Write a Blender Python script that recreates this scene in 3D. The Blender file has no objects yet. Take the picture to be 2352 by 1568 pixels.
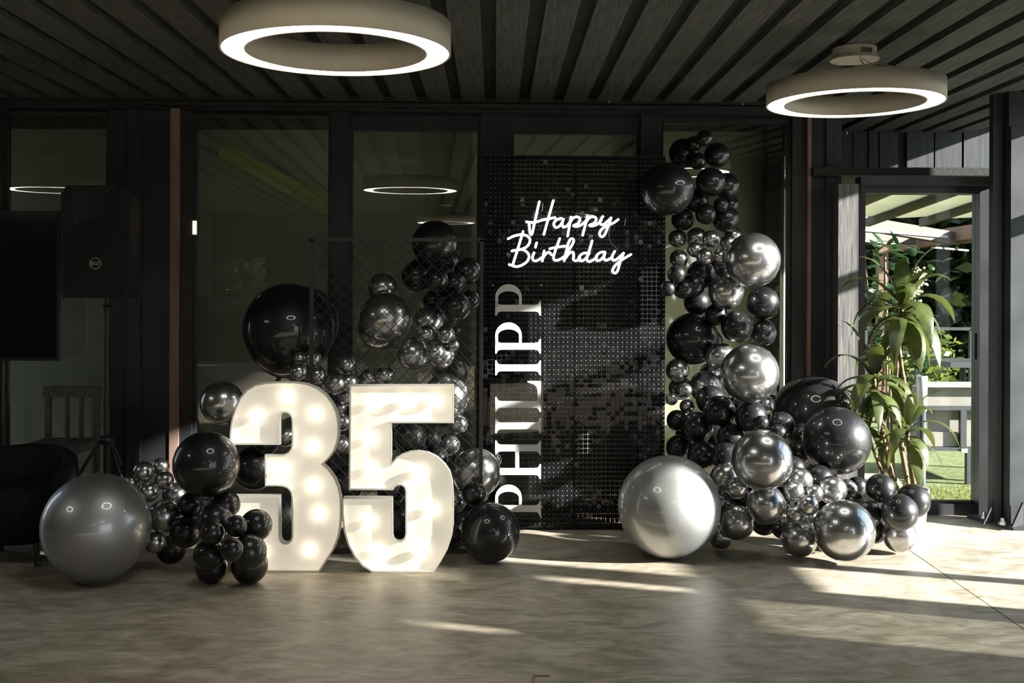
import bpy, bmesh, math, random
from mathutils import Vector, Matrix, geometry
random.seed(7)
S = bpy.context.scene
COL = S.collection
D2R = math.pi / 180

# ------------------------------------------------------------------ camera
F_PX, CX, CY, HC = 2530.0, 1138.0, 684.0, 1.486      # focal length, vanishing point (px), eye height
ROLL = -0.004
cam_d = bpy.data.cameras.new('camera'); cam = bpy.data.objects.new('camera', cam_d); COL.objects.link(cam)
cam_d.sensor_width = 36.0; cam_d.lens = 36.0 * F_PX / 2352
cam_d.shift_x = (1176 - CX) / 2352; cam_d.shift_y = -(784 - CY) / 2352
cam_d.clip_start = 0.05; cam_d.clip_end = 300
cam.matrix_world = Matrix.Translation((0, 0, HC)) @ Matrix.Rotation(ROLL, 4, 'Y') @ Matrix.Rotation(math.pi / 2, 4, 'X')
S.camera = cam

# ------------------------------------------------------------------ sky, sun, exposure
SUN_DIR = Vector((-0.9, 0.30, -0.325)).normalized()
SUN_STRENGTH = 27.0
SKY_STRENGTH = 2.4
EXPOSURE = 0.12
w = bpy.data.worlds.new('sky'); S.world = w; w.use_nodes = True
nt = w.node_tree; nt.nodes.clear()
wo = nt.nodes.new('ShaderNodeOutputWorld'); bg = nt.nodes.new('ShaderNodeBackground')
tc = nt.nodes.new('ShaderNodeTexCoord'); sx = nt.nodes.new('ShaderNodeSeparateXYZ'); cr = nt.nodes.new('ShaderNodeValToRGB')
nt.links.new(tc.outputs['Generated'], sx.inputs[0]); nt.links.new(sx.outputs['Z'], cr.inputs[0])
cr.color_ramp.elements[0].position = 0.0; cr.color_ramp.elements[0].color = (0.90, 0.93, 0.95, 1)
cr.color_ramp.elements[1].position = 0.6; cr.color_ramp.elements[1].color = (0.48, 0.64, 0.86, 1)
nt.links.new(cr.outputs[0], bg.inputs[0]); bg.inputs[1].default_value = SKY_STRENGTH
nt.links.new(bg.outputs[0], wo.inputs[0])
sl = bpy.data.lights.new('sun', 'SUN'); sl.energy = SUN_STRENGTH; sl.angle = 0.02; sl.color = (1.0, 0.965, 0.90)
so = bpy.data.objects.new('sun', sl); COL.objects.link(so)
so.rotation_euler = SUN_DIR.to_track_quat('-Z', 'Y').to_euler(); so.location = (8, 0, 6)
S.view_settings.view_transform = 'Standard'; S.view_settings.look = 'None'
S.view_settings.exposure = EXPOSURE; S.view_settings.gamma = 1.0; S.view_settings.use_curve_mapping = False
S.cycles.max_bounces = 10; S.cycles.diffuse_bounces = 5; S.cycles.glossy_bounces = 5
S.cycles.transparent_max_bounces = 24; S.cycles.transmission_bounces = 6
S.cycles.caustics_reflective = False; S.cycles.caustics_refractive = False
S.cycles.sample_clamp_indirect = 6.0
S.cycles.use_denoising = True

# ------------------------------------------------------------------ measuring helpers
RT = Vector((math.cos(ROLL), 0, -math.sin(ROLL))); UP = Vector((math.sin(ROLL), 0, math.cos(ROLL)))
EYE = Vector((0, 0, HC))
def ray(px, py): return Vector((0, 1, 0)) + RT * ((px - CX) / F_PX) - UP * ((py - CY) / F_PX)
def P(px, py, Y): return EYE + ray(px, py) * Y                        # point at depth Y
def PP(px, py, o, n):                                                 # point on a plane
    d = ray(px, py); return EYE + d * ((o - EYE).dot(n) / d.dot(n))

# ------------------------------------------------------------------ mesh helpers
class MB:
    def __init__(s): s.v = []; s.f = []; s.sm = []
    def add(s, vs, fs, smooth=False):
        b = len(s.v); s.v += [tuple(v) for v in vs]; s.f += [tuple(b + i for i in f) for f in fs]; s.sm += [smooth] * len(fs); return s
    def box(s, a, b, m=None):
        x0, y0, z0 = a; x1, y1, z1 = b
        vs = [Vector(p) for p in ((x0,y0,z0),(x1,y0,z0),(x1,y1,z0),(x0,y1,z0),(x0,y0,z1),(x1,y0,z1),(x1,y1,z1),(x0,y1,z1))]
        if m is not None: vs = [m @ v for v in vs]
        return s.add(vs, [(3,2,1,0),(4,5,6,7),(0,1,5,4),(1,2,6,5),(2,3,7,6),(3,0,4,7)])
    def bar(s, p, q, wx, wz, up=(0,0,1)):                             # square bar from p to q
        p, q = Vector(p), Vector(q); d = (q - p).normalized(); u = Vector(up)
        r = d.cross(u)
        if r.length < 1e-4: r = d.cross(Vector((1,0,0)))
        r.normalize(); u = r.cross(d).normalized()
        vs = []
        for c in (p, q):
            for a, b in ((-1,-1),(1,-1),(1,1),(-1,1)): vs.append(c + r * (a*wx/2) + u * (b*wz/2))
        return s.add(vs, [(3,2,1,0),(4,5,6,7),(0,1,5,4),(1,2,6,5),(2,3,7,6),(3,0,4,7)])
    def tube(s, pts, r, n=8, caps=True, radii=None):
        pts = [Vector(p) for p in pts]; rings = []
        k = len(pts); up = None
        for i in range(k):
            t = (pts[min(i+1,k-1)] - pts[max(i-1,0)]).normalized()
            if up is None:
                up = t.orthogonal().normalized()
            up = (up - t * up.dot(t))
            if up.length < 1e-5: up = t.orthogonal()
            up.normalize(); w_ = t.cross(up); rr = radii[i] if radii else r
            rings.append([pts[i] + (up*math.cos(2*math.pi*j/n) + w_*math.sin(2*math.pi*j/n))*rr for j in range(n)])
        vs = [v for ring in rings for v in ring]; fs = []
        for i in range(k-1):
            for j in range(n):
                a, b = i*n+j, i*n+(j+1)%n; fs.append((a, b, b+n, a+n))
        s.add(vs, fs, True)
        if caps:
            s.add(rings[0], [tuple(reversed(range(n)))]); s.add(rings[-1], [tuple(range(n))])
        return s
    def lathe(s, prof, n=32, c=(0,0,0), closed=False, smooth=True):   # prof: list of (r, z)
        c = Vector(c); vs = []; fs = []; k = len(prof)
        for r, z in prof:
            for j in range(n): vs.append(c + Vector((r*math.cos(2*math.pi*j/n), r*math.sin(2*math.pi*j/n), z)))
        for i in range(k if closed else k-1):
            i2 = (i+1) % k
            for j in range(n): fs.append((i*n+j, i*n+(j+1)%n, i2*n+(j+1)%n, i2*n+j))
        return s.add(vs, fs, smooth)
    def mesh(s, name, mat):
        me = bpy.data.meshes.new(name); me.from_pydata(s.v, [], s.f); me.update()
        if any(s.sm): me.polygons.foreach_set('use_smooth', s.sm)
        if mat: me.materials.append(mat)
        return me
    def obj(s, name, mat, parent=None, loc=None):
        o = bpy.data.objects.new(name, s.mesh(name, mat)); COL.objects.link(o)
        if loc is not None: o.location = loc
        if parent: attach(o, parent)
        return o
def attach(o, parent):
    o.parent = parent
    o.matrix_parent_inverse = world_of(parent).inverted()
def world_of(o):
    m = o.matrix_basis.copy()
    if o.parent: m = world_of(o.parent) @ o.matrix_parent_inverse @ m
    return m
def empty(name, loc=(0,0,0), rz=0):
    o = bpy.data.objects.new(name, None); COL.objects.link(o); o.location = loc; o.rotation_euler = (0,0,rz); o.empty_display_size = 0.1; return o
def tag(o, label, cat, group=None):
    o['label'] = label; o['category'] = cat
    if group: o['group'] = group
    return o
def struct(o, label=None):
    o['kind'] = 'structure'
    if label: o['label'] = label
    return o
def link(name, me, parent=None, m=None):
    o = bpy.data.objects.new(name, me); COL.objects.link(o)
    if m is not None: o.matrix_world = m; o.matrix_basis = m
    if parent: attach(o, parent)
    return o
def catmull(pts, n=6):
    pts = [Vector(p) for p in pts]
    if len(pts) < 3: 
        return [pts[0].lerp(pts[-1], i/4) for i in range(5)]
    out = []
    for i in range(len(pts)-1):
        p0 = pts[i-1] if i else pts[0]*2-pts[1]; p1, p2 = pts[i], pts[i+1]
        p3 = pts[i+2] if i+2 < len(pts) else pts[-1]*2-pts[-2]
        for k in range(n):
            t = k/n
            out.append(0.5*((2*p1)+(p2-p0)*t+(2*p0-5*p1+4*p2-p3)*t*t+(3*p1-p0-3*p2+p3)*t**3))
    out.append(pts[-1]); return out

# ------------------------------------------------------------------ materials
def mat(name, col=(0.5,0.5,0.5), rough=0.5, metal=0.0, spec=0.5, coat=0.0, coat_r=0.03, emit=None, es=1.0):
    m = bpy.data.materials.new(name); m.use_nodes = True; b = m.node_tree.nodes['Principled BSDF']
    b.inputs['Base Color'].default_value = (*col, 1); b.inputs['Roughness'].default_value = rough
    b.inputs['Metallic'].default_value = metal; b.inputs['Specular IOR Level'].default_value = spec
    b.inputs['Coat Weight'].default_value = coat; b.inputs['Coat Roughness'].default_value = coat_r
    if emit: b.inputs['Emission Color'].default_value = (*emit, 1); b.inputs['Emission Strength'].default_value = es
    return m
def noisy(m, c0, c1, scale=5, stretch=(1,1,1), detail=6, dist=0.0, lo=0.35, hi=0.65, bump=0.0, rough=None, coords='Object', bscale=None):
    t = m.node_tree; b = t.nodes['Principled BSDF']
    tc = t.nodes.new('ShaderNodeTexCoord'); mp = t.nodes.new('ShaderNodeMapping'); n = t.nodes.new('ShaderNodeTexNoise'); r = t.nodes.new('ShaderNodeValToRGB')
    mp.inputs['Scale'].default_value = stretch
    t.links.new(tc.outputs[coords], mp.inputs[0]); t.links.new(mp.outputs[0], n.inputs['Vector'])
    n.inputs['Scale'].default_value = scale; n.inputs['Detail'].default_value = detail; n.inputs['Distortion'].default_value = dist
    r.color_ramp.elements[0].position = lo; r.color_ramp.elements[0].color = (*c0,1)
    r.color_ramp.elements[1].position = hi; r.color_ramp.elements[1].color = (*c1,1)
    t.links.new(n.outputs['Fac'], r.inputs[0]); t.links.new(r.outputs[0], b.inputs['Base Color'])
    if bump:
        bp = t.nodes.new('ShaderNodeBump'); bp.inputs['Strength'].default_value = bump; bp.inputs['Distance'].default_value = 0.01
        t.links.new(n.outputs['Fac'], bp.inputs['Height']); t.links.new(bp.outputs[0], b.inputs['Normal'])
    if rough:
        mr = t.nodes.new('ShaderNodeMapRange'); mr.inputs['To Min'].default_value, mr.inputs['To Max'].default_value = rough
        t.links.new(n.outputs['Fac'], mr.inputs[0]); t.links.new(mr.outputs[0], b.inputs['Roughness'])
    return m
def glassmat(name, tint=(1,1,1), ior=1.6, rough=0.0, body=None, bodyw=0.0):
    m = bpy.data.materials.new(name); m.use_nodes = True; t = m.node_tree; t.nodes.clear()
    o = t.nodes.new('ShaderNodeOutputMaterial'); mx = t.nodes.new('ShaderNodeMixShader'); tr = t.nodes.new('ShaderNodeBsdfTransparent')
    gl = t.nodes.new('ShaderNodeBsdfGlossy'); fr = t.nodes.new('ShaderNodeFresnel')
    tr.inputs[0].default_value = (*tint,1); gl.inputs['Roughness'].default_value = rough; fr.inputs[0].default_value = ior
    t.links.new(fr.outputs[0], mx.inputs[0]); t.links.new(tr.outputs[0], mx.inputs[1]); t.links.new(gl.outputs[0], mx.inputs[2])
    last = mx
    if body:
        df = t.nodes.new('ShaderNodeBsdfDiffuse'); df.inputs[0].default_value = (*body,1); m2 = t.nodes.new('ShaderNodeMixShader'); m2.inputs[0].default_value = bodyw
        t.links.new(mx.outputs[0], m2.inputs[1]); t.links.new(df.outputs[0], m2.inputs[2]); last = m2
    t.links.new(last.outputs[0], o.inputs[0]); return m

def translucent(m, col, f):
    t = m.node_tree; b = t.nodes['Principled BSDF']; o = t.nodes['Material Output']; tl = t.nodes.new('ShaderNodeBsdfTranslucent'); mx = t.nodes.new('ShaderNodeMixShader')
    tl.inputs[0].default_value = (*col, 1); mx.inputs[0].default_value = f
    t.links.new(b.outputs[0], mx.inputs[1]); t.links.new(tl.outputs[0], mx.inputs[2]); t.links.new(mx.outputs[0], o.inputs[0])
M = {}
M['frame'] = noisy(mat('dark_anodised', rough=0.42, spec=0.4), (0.020,0.021,0.024), (0.030,0.032,0.036), 3, rough=(0.36,0.5))
M['wood_dark'] = noisy(mat('charcoal_wood', rough=0.6, spec=0.3), (0.042,0.044,0.040), (0.130,0.132,0.117), 7, (9,0.55,9), 8, 0.6, 0.3, 0.72, 0.25)
M['wood_gap'] = noisy(mat('charcoal_wood_recessed', rough=0.7, spec=0.2), (0.020,0.021,0.020), (0.045,0.046,0.043), 7, (9,0.6,9), 6, 0.4)
M['siding'] = noisy(mat('charcoal_siding', rough=0.6, spec=0.3), (0.030,0.034,0.039), (0.058,0.064,0.070), 6, (9,9,0.6), 6, 0.4)
M['post_wood'] = noisy(mat('weathered_grey_wood', rough=0.65, spec=0.3), (0.07,0.07,0.07), (0.19,0.185,0.175), 8, (9,9,0.5), 8, 0.9, 0.3, 0.7, 0.2)
M['steel'] = noisy(mat('grey_painted_steel', rough=0.6, spec=0.25), (0.036,0.042,0.045), (0.056,0.063,0.066), 5, rough=(0.55,0.7))
M['steel_dark'] = noisy(mat('dark_painted_steel', rough=0.45, spec=0.4), (0.020,0.022,0.024), (0.032,0.034,0.036), 4)
M['bolt'] = mat('zinc_bolt', (0.55,0.56,0.55), 0.3, 0.9)
M['copper'] = noisy(mat('brown_trim', rough=0.5), (0.20,0.13,0.10), (0.28,0.19,0.15), 6, (1,1,0.3))
M['olive'] = noisy(mat('olive_plaster', rough=0.85, spec=0.2), (0.37,0.365,0.285), (0.43,0.425,0.335), 2.0)
M['green_edge'] = noisy(mat('green_roof_edge', rough=0.7), (0.36,0.46,0.13), (0.46,0.56,0.18), 4)
M['glass'] = glassmat('window_glass', (0.90,0.93,0.89), 1.75)
M['sun_diffuser'] = mat('sun_diffuser_sheet', (0.5,0.5,0.47), 0.9, spec=0.1)  # scatters sun as fill light for the passage, added sheet
translucent(M['sun_diffuser'], (0.88,0.87,0.78), 0.92)
M['sun_dimmer'] = glassmat('sun_dimmer_glass', (0.46,0.465,0.45), 1.45)  # tint put in to weaken the sun through the side openings
M['glass_door'] = glassmat('door_glass', (0.95,0.97,0.95), 1.22)
M['acrylic'] = glassmat('clear_acrylic', (0.88,0.90,0.89), 1.5)
M['acrylic_edge'] = glassmat('clear_acrylic_edge', (0.6,0.62,0.61), 1.6, 0.1, (0.6,0.62,0.60), 0.22)
M['grid'] = glassmat('clear_plastic_grid', (0.35,0.36,0.34), 1.4, 0.15, (0.03,0.03,0.03), 0.15)
M['white_matte'] = noisy(mat('white_vinyl', rough=0.55), (0.72,0.73,0.70), (0.78,0.79,0.76), 3)
M['lamp_body'] = noisy(mat('warm_grey_lamp_body', rough=0.6), (0.56,0.52,0.43), (0.62,0.58,0.49), 3)
M['lamp_face'] = mat('lamp_diffuser', (0.8,0.8,0.8), 0.5, emit=(1.0,0.97,0.87), es=14.0)
M['wire'] = mat('lamp_wire', (0.3,0.29,0.26), 0.4, 0.6)
M['silver'] = noisy(mat('chrome_balloon', rough=0.28, metal=0.95, coat=1.0, coat_r=0.05), (0.40,0.408,0.405), (0.45,0.458,0.455), 1.5)
M['silver'].node_tree.nodes['Principled BSDF'].inputs['Coat IOR'].default_value = 2.1
M['silver_big'] = noisy(mat('satin_silver_balloon', rough=0.47, metal=0.85, coat=0.6, coat_r=0.09), (0.40,0.41,0.408), (0.46,0.47,0.465), 1.2)
M['silver_big'].node_tree.nodes['Principled BSDF'].inputs['Coat IOR'].default_value = 1.8
M['black'] = noisy(mat('glossy_black_balloon', rough=0.42, spec=0.32, coat=0.75, coat_r=0.025), (0.006,0.007,0.008), (0.009,0.010,0.0115), 1.5)
M['digit'] = noisy(mat('white_marquee_panel', rough=0.5), (0.78,0.76,0.71), (0.83,0.81,0.76), 2)
M['digit_glow'] = noisy(mat('glow_added_marquee_panel', rough=0.5, emit=(1.0,0.92,0.77), es=0.27), (0.78,0.76,0.71), (0.83,0.81,0.76), 2)  # faint warm glow put into the panel colour; only the bulbs are lamps
M['bulb'] = mat('bulb_glow', (1,1,1), 0.4, emit=(1.0,0.85,0.62), es=5.6)
M['cap'] = mat('bulb_socket', (0.75,0.74,0.7), 0.4)
M['neon'] = mat('neon_tube', (0.9,0.9,0.9), 0.4, emit=(0.90,1.0,0.95), es=1.7)
M['cable'] = mat('clear_cable', (0.35,0.35,0.34), 0.3)
M['tile'] = mat('black_sequin', (0.009,0.009,0.010), 0.06, 0.0, 0.24, 0.08, 0.02)
M['pin'] = mat('clear_pin', (0.80,0.81,0.79), 0.2, 0.0, 0.8)
M['black_metal'] = noisy(mat('black_metal', rough=0.4), (0.010,0.010,0.011), (0.016,0.016,0.017), 4)
M['speaker'] = noisy(mat('black_speaker_shell', rough=0.6, spec=0.3), (0.010,0.010,0.011), (0.016,0.016,0.017), 60, bump=0.1)
M['grille'] = noisy(mat('black_grille', rough=0.7, spec=0.2), (0.008,0.008,0.008), (0.022,0.022,0.022), 220, bump=0.3)
M['badge'] = mat('silver_badge', (0.35,0.34,0.28), 0.5, 0.2)
M['screen'] = mat('black_screen', (0.006,0.006,0.007), 0.12, 0.0, 0.5)
M['fabric_black'] = noisy(mat('black_upholstery', rough=0.85, spec=0.2), (0.008,0.008,0.009), (0.014,0.014,0.015), 40, bump=0.1)
M['amber'] = mat('amber_reflection_glow', (1,0.8,0.5), 0.4, emit=(1.0,0.62,0.30), es=3.0)  # emission stands for a reflected lamp
M['pot'] = noisy(mat('pale_ceramic_pot', rough=0.4), (0.62,0.62,0.60), (0.68,0.68,0.66), 3)
M['soil'] = noisy(mat('potting_soil', rough=0.95), (0.015,0.011,0.008), (0.05,0.035,0.025), 40, bump=0.6)
M['cane'] = noisy(mat('woody_cane', rough=0.8), (0.10,0.06,0.035), (0.30,0.21,0.13), 18, (1,1,3), bump=0.3)
def leafmat(name, c0, c1, sc=12, tr=0.25):
    m = noisy(mat(name, rough=0.38, spec=0.5), c0, c1, sc)
    b = m.node_tree.nodes['Principled BSDF']; b.inputs['Transmission Weight'].default_value = 0.0
    t = m.node_tree; o = t.nodes['Material Output']; tl = t.nodes.new('ShaderNodeBsdfTranslucent'); mx = t.nodes.new('ShaderNodeMixShader')
    tl.inputs[0].default_value = (c1[0]*1.6, c1[1]*1.5, c1[2], 1); mx.inputs[0].default_value = tr
    t.links.new(b.outputs[0], mx.inputs[1]); t.links.new(tl.outputs[0], mx.inputs[2]); t.links.new(mx.outputs[0], o.inputs[0]); return m
M['leaf'] = leafmat('dracaena_leaf', (0.036,0.058,0.014), (0.092,0.118,0.036))
M['leaf_dark'] = leafmat('dark_green_leaf', (0.012,0.040,0.016), (0.030,0.085,0.035))
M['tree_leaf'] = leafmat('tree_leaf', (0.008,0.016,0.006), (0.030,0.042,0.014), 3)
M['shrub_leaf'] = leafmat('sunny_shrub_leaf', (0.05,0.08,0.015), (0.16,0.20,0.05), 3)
M['flower'] = mat('cream_blossom', (0.62,0.60,0.42), 0.7)
M['grass'] = noisy(mat('lawn', rough=0.9), (0.10,0.125,0.04), (0.20,0.225,0.09), 18, bump=0.5)
M['blade'] = leafmat('grass_blade', (0.13,0.165,0.05), (0.26,0.29,0.11), 8)
M['canvas'] = noisy(mat('cream_canvas', rough=0.9), (0.34,0.325,0.21), (0.38,0.365,0.25), 5)
translucent(M['canvas'], (0.30,0.28,0.17), 0.5)
M['rafter'] = noisy(mat('dark_rafter_wood', rough=0.7), (0.045,0.032,0.022), (0.08,0.06,0.045), 5, (1,0.2,1))
M['pink_beam'] = noisy(mat('pale_brown_beam', rough=0.6), (0.048,0.031,0.024), (0.058,0.038,0.030), 4)
M['brown_beam'] = noisy(mat('brown_beam', rough=0.6), (0.17,0.09,0.06), (0.23,0.13,0.09), 4)
M['white_trim'] = mat('white_strip', (0.28,0.28,0.28), 0.5)
M['cushion'] = noisy(mat('beige_cushion', rough=0.9), (0.24,0.222,0.198), (0.28,0.26,0.232), 8)
M['sofa_metal'] = mat('grey_sofa_frame', (0.045,0.048,0.054), 0.5)
M['stone'] = noisy(mat('grey_stone_pot', rough=0.8), (0.20,0.18,0.16), (0.36,0.33,0.30), 6, bump=0.3)
M['paving'] = noisy(mat('terrace_paving', rough=0.85), (0.30,0.29,0.27), (0.38,0.37,0.34), 3)
M['white_wall'] = noisy(mat('pale_plaster', rough=0.9), (0.4,0.38,0.34), (0.46,0.44,0.39), 2)
M['twig'] = mat('bent_straw', (0.35,0.23,0.10), 0.7)
# polished concrete with trowel swirls
m = mat('polished_concrete', rough=0.42, spec=0.45); M['concrete'] = m
t = m.node_tree; b = t.nodes['Principled BSDF']
tc = t.nodes.new('ShaderNodeTexCoord')
def tex(scale, stretch, detail, dist):
    mp = t.nodes.new('ShaderNodeMapping'); mp.inputs['Scale'].default_value = stretch; n = t.nodes.new('ShaderNodeTexNoise')
    n.inputs['Scale'].default_value = scale; n.inputs['Detail'].default_value = detail; n.inputs['Distortion'].default_value = dist
    t.links.new(tc.outputs['Object'], mp.inputs[0]); t.links.new(mp.outputs[0], n.inputs['Vector']); return n
n1 = tex(2.6, (1.0,1.5,1), 9, 1.6); n2 = tex(9, (0.8,2.2,1), 6, 1.2); n3 = tex(0.7, (1,1,1), 3, 0.4)
def ramp(n, lo, hi, a, c):
    r = t.nodes.new('ShaderNodeValToRGB'); r.color_ramp.elements[0].position = lo; r.color_ramp.elements[1].position = hi
    r.color_ramp.elements[0].color = (*a,1); r.color_ramp.elements[1].color = (*c,1); t.links.new(n.outputs['Fac'], r.inputs[0]); return r
r1 = ramp(n1, 0.36, 0.64, (0.315,0.275,0.208), (0.505,0.458,0.375))
r2 = ramp(n2, 0.36, 0.64, (0.74,0.735,0.72), (1.10,1.10,1.09)); r3 = ramp(n3, 0.3, 0.7, (0.92,0.92,0.92), (1.08,1.07,1.05))
mx1 = t.nodes.new('ShaderNodeMix'); mx1.data_type = 'RGBA'; mx1.blend_type = 'MULTIPLY'; mx1.inputs[0].default_value = 1
mx2 = t.nodes.new('ShaderNodeMix'); mx2.data_type = 'RGBA'; mx2.blend_type = 'MULTIPLY'; mx2.inputs[0].default_value = 1
t.links.new(r1.outputs[0], mx1.inputs[6]); t.links.new(r2.outputs[0], mx1.inputs[7])
t.links.new(mx1.outputs[2], mx2.inputs[6]); t.links.new(r3.outputs[0], mx2.inputs[7]); t.links.new(mx2.outputs[2], b.inputs['Base Color'])
mr = t.nodes.new('ShaderNodeMapRange'); mr.inputs['To Min'].default_value = 0.34; mr.inputs['To Max'].default_value = 0.56
t.links.new(n1.outputs['Fac'], mr.inputs[0]); t.links.new(mr.outputs[0], b.inputs['Roughness'])
bp = t.nodes.new('ShaderNodeBump'); bp.inputs['Strength'].default_value = 0.06; bp.inputs['Distance'].default_value = 0.004
t.links.new(n2.outputs['Fac'], bp.inputs['Height']); t.links.new(bp.outputs[0], b.inputs['Normal'])
# ------------------------------------------------------------------ room shell
CEIL = 2.847
XR, XL, YF = 3.8, -6.2, -6.0
def holed_wall(mb, u0, u1, z0, z1, holes, place):                     # place(u0,u1,z0,z1) adds a box; holes (u0,u1,z0,z1)
    us = sorted({u0, u1, *[h[0] for h in holes], *[h[1] for h in holes]}); zs = sorted({z0, z1, *[h[2] for h in holes], *[h[3] for h in holes]})
    for a, b in zip(us, us[1:]):
        run = None
        for c, d in zip(zs, zs[1:]):
            mu, mz = (a+b)/2, (c+d)/2
            if any(h[0] < mu < h[1] and h[2] < mz < h[3] for h in holes):
                if run is not None: place(a, b, run, c); run = None
            elif run is None: run = c
        if run is not None: place(a, b, run, z1)
# floor: dark bed, concrete slabs parted by a saw-cut joint
floor = MB().box((XL, YF, -0.06), (XR, 7.72, -0.012)).box((XL, 7.72, -0.06), (2.25, 9.3, -0.012)).obj('floor', M['steel_dark']); struct(floor, 'polished grey concrete floor with one diagonal saw-cut joint')
j0, j1 = P(2075, 1250, 3760/(1250-684)), P(2352, 1440, 3760/(1440-684))
jd = Vector((j1.x-j0.x, j1.y-j0.y, 0)).normalized()
def jx(y): return j0.x + jd.x*(y-j0.y)/jd.y
g = 0.0035; ya, yb = YF, 7.72
def prism(name, poly, z0, z1, material, parent):
    n = len(poly); vs = [(x, y, z0) for x, y in poly] + [(x, y, z1) for x, y in poly]
    fs = [tuple(reversed(range(n))), tuple(range(n, 2*n))] + [(i, (i+1) % n, n+(i+1) % n, n+i) for i in range(n)]
    return MB().add(vs, fs).obj(name, material, parent)
prism('slab', [(XL, ya), (jx(ya)-g, ya), (jx(yb)-g, yb), (XL, yb)], -0.012, 0, M['concrete'], floor)
prism('slab', [(jx(ya)+g, ya), (XR, ya), (XR, yb), (jx(yb)+g, yb)], -0.012, 0, M['concrete'], floor)
prism('slab', [(XL, 7.724), (2.25, 7.724), (2.25, 9.2), (XL, 9.2)], -0.012, -0.002, M['concrete'], floor)
# ceiling: recessed backing with two daylight slots, boards proud of it
slots = [(2.682, 2.696, 5.87, 6.46), (2.682, 2.696, 5.40, 5.83)]
cm = MB(); holed_wall(cm, XL, XR+0.3, YF, 9.3, slots, lambda a, b, c, d: cm.box((a, c, CEIL+0.035), (b, d, CEIL+0.09)))
ceiling = cm.obj('ceiling', M['wood_gap']); struct(ceiling, 'charcoal ceiling of long boards with recessed gaps')
bl = MB().box((0, YF, 0), (0.158, 7.64, 0.033)).mesh('board', M['wood_dark'])
bl2 = MB().box((0, YF, 0), (0.158, 9.0, 0.033)).mesh('board', M['wood_dark'])
for k in range(-27, 16):
    x = 0.230 + 0.233*k
    if x + 0.158 > XR+0.2: break
    link('board', bl2 if x > 2.1 else bl, ceiling, Matrix.Translation((x, 0, CEIL + random.uniform(0, 0.004))))
# back wall: frames and panes, right end slightly farther away
PHW = 0.03
MW = Matrix.Translation((0, 7.7, 0)) @ Matrix.Rotation(PHW, 4, 'Z'); MWI = MW.inverted(); NW = MW.to_3x3() @ Vector((0, -1, 0))
def W(px, py, off=0.0): return MWI @ PP(px, py, MW @ Vector((0, -off, 0)), NW)
back = MB()
hz = CEIL + 0.03
back.box((W(-420, 300).x, 0.0, W(0, 258).z + 0.0), (W(1925, 300).x, 0.12, hz), MW)
wall_back = back.obj('wall_back', M['frame']); struct(wall_back, 'dark framed window wall behind the balloons')
led = MB().box((W(330, 300).x, -0.07, W(1176, 252).z), (W(1925, 300).x, 0.0, W(1176, 243).z), MW).obj('ledge', M['steel_dark'], wall_back)
MB().box((W(-420, 300).x, -0.06, W(1176, 240).z), (W(1925, 300).x, 0.0, hz), MW).obj('beam', M['wood_gap'], wall_back)
for x0, x1, pr, mk in ((-420,-60,.02,'frame'), (-60,10,.03,'frame'), (250,298,.03,'frame'), (298,329,.07,'frame'), (329,394,.04,'frame'), (415,443,.03,'frame'),
                    (760,802,.04,'frame'), (1102,1172,.03,'frame'), (1468,1515,.05,'frame'), (1815,1846,.04,'frame'), (1857,1892,.03,'frame'), (1892,1926,.05,'siding')):
    MB().box((W(x0,684).x, -pr, 0.0), (W(x1,684).x, 0.10, W(1176,262).z), MW).obj('post', M[mk], wall_back)
for i, (x0, x1) in enumerate(((394, 415), (1846.5, 1855))):
    t_ = MB().box((W(x0,684).x, -(0.05 if i == 0 else 0.075), 0.0), (W(x1,684).x, 0.05, W(1176,258).z), MW).obj('trim_%d' % (i+1), M['copper']); struct(t_, ['dim brown upright strip beside the left windows', 'pale brown upright strip at the right end of the window wall'][i])
for i, (x0, x1, yt) in enumerate(((10,250,258), (443,760,265), (802,1102,296), (1172,1468,300), (1515,1815,272))):
    a, b_, zt = W(x0,684).x, W(x1,684).x, W(1176,yt).z
    fr = MB(); e = 0.022
    fr.box((a, 0, 0.0), (a+e, 0.05, zt), MW).box((b_-e, 0, 0.0), (b_, 0.05, zt), MW).box((a+e, 0, zt-e), (b_-e, 0.05, zt), MW).box((a+e, 0, 0.0), (b_-e, 0.05, 0.07), MW)
    zb = W(1176, 262).z
    if zt < zb: fr.box((a, 0.0, zt), (b_, 0.06, zb+0.01), MW)
    wo_ = fr.obj('window_%d' % (i+1), M['frame']); struct(wo_, ['dark window behind the loudspeaker at the far left', 'dark window left of the mesh screen, with an added amber reflection glow on its frame', 'dark window behind the mesh screen', 'window mostly hidden by the sequin wall', 'olive tinted window behind the right balloon garland'][i])
    tilt = Matrix.Translation((0, 0.024, 1.3)) @ Matrix.Rotation(0.009, 4, 'X') @ Matrix.Rotation(0.0, 4, 'Z') @ Matrix.Translation((0, 0, -1.3))
    if i == 4: tilt = Matrix.Translation(((a+b_)/2, 0.03, 1.3)) @ Matrix.Rotation(0.009, 4, 'X') @ Matrix.Rotation(0.075, 4, 'Z') @ Matrix.Translation((-(a+b_)/2, 0, -1.3))
    MB().box((a+e, 0, 0.07), (b_-e, 0.008, zt-e), MW @ tilt).obj('pane', M['glass'], wo_)
bo = [o for o in wall_back.children if o.name == 'beam'][0]
for px, py in ((238,204),(313,205),(787,208),(1085,226),(1398,233),(1705,238),(1944,304)):
    q = P(px, py, 7.60); MB().tube([(q.x, 7.60, q.z+0.012), (q.x, 7.595, q.z), (q.x+0.006, 7.60, q.z-0.01)], 0.004, 6).obj('hook', M['bolt'], bo)
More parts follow.
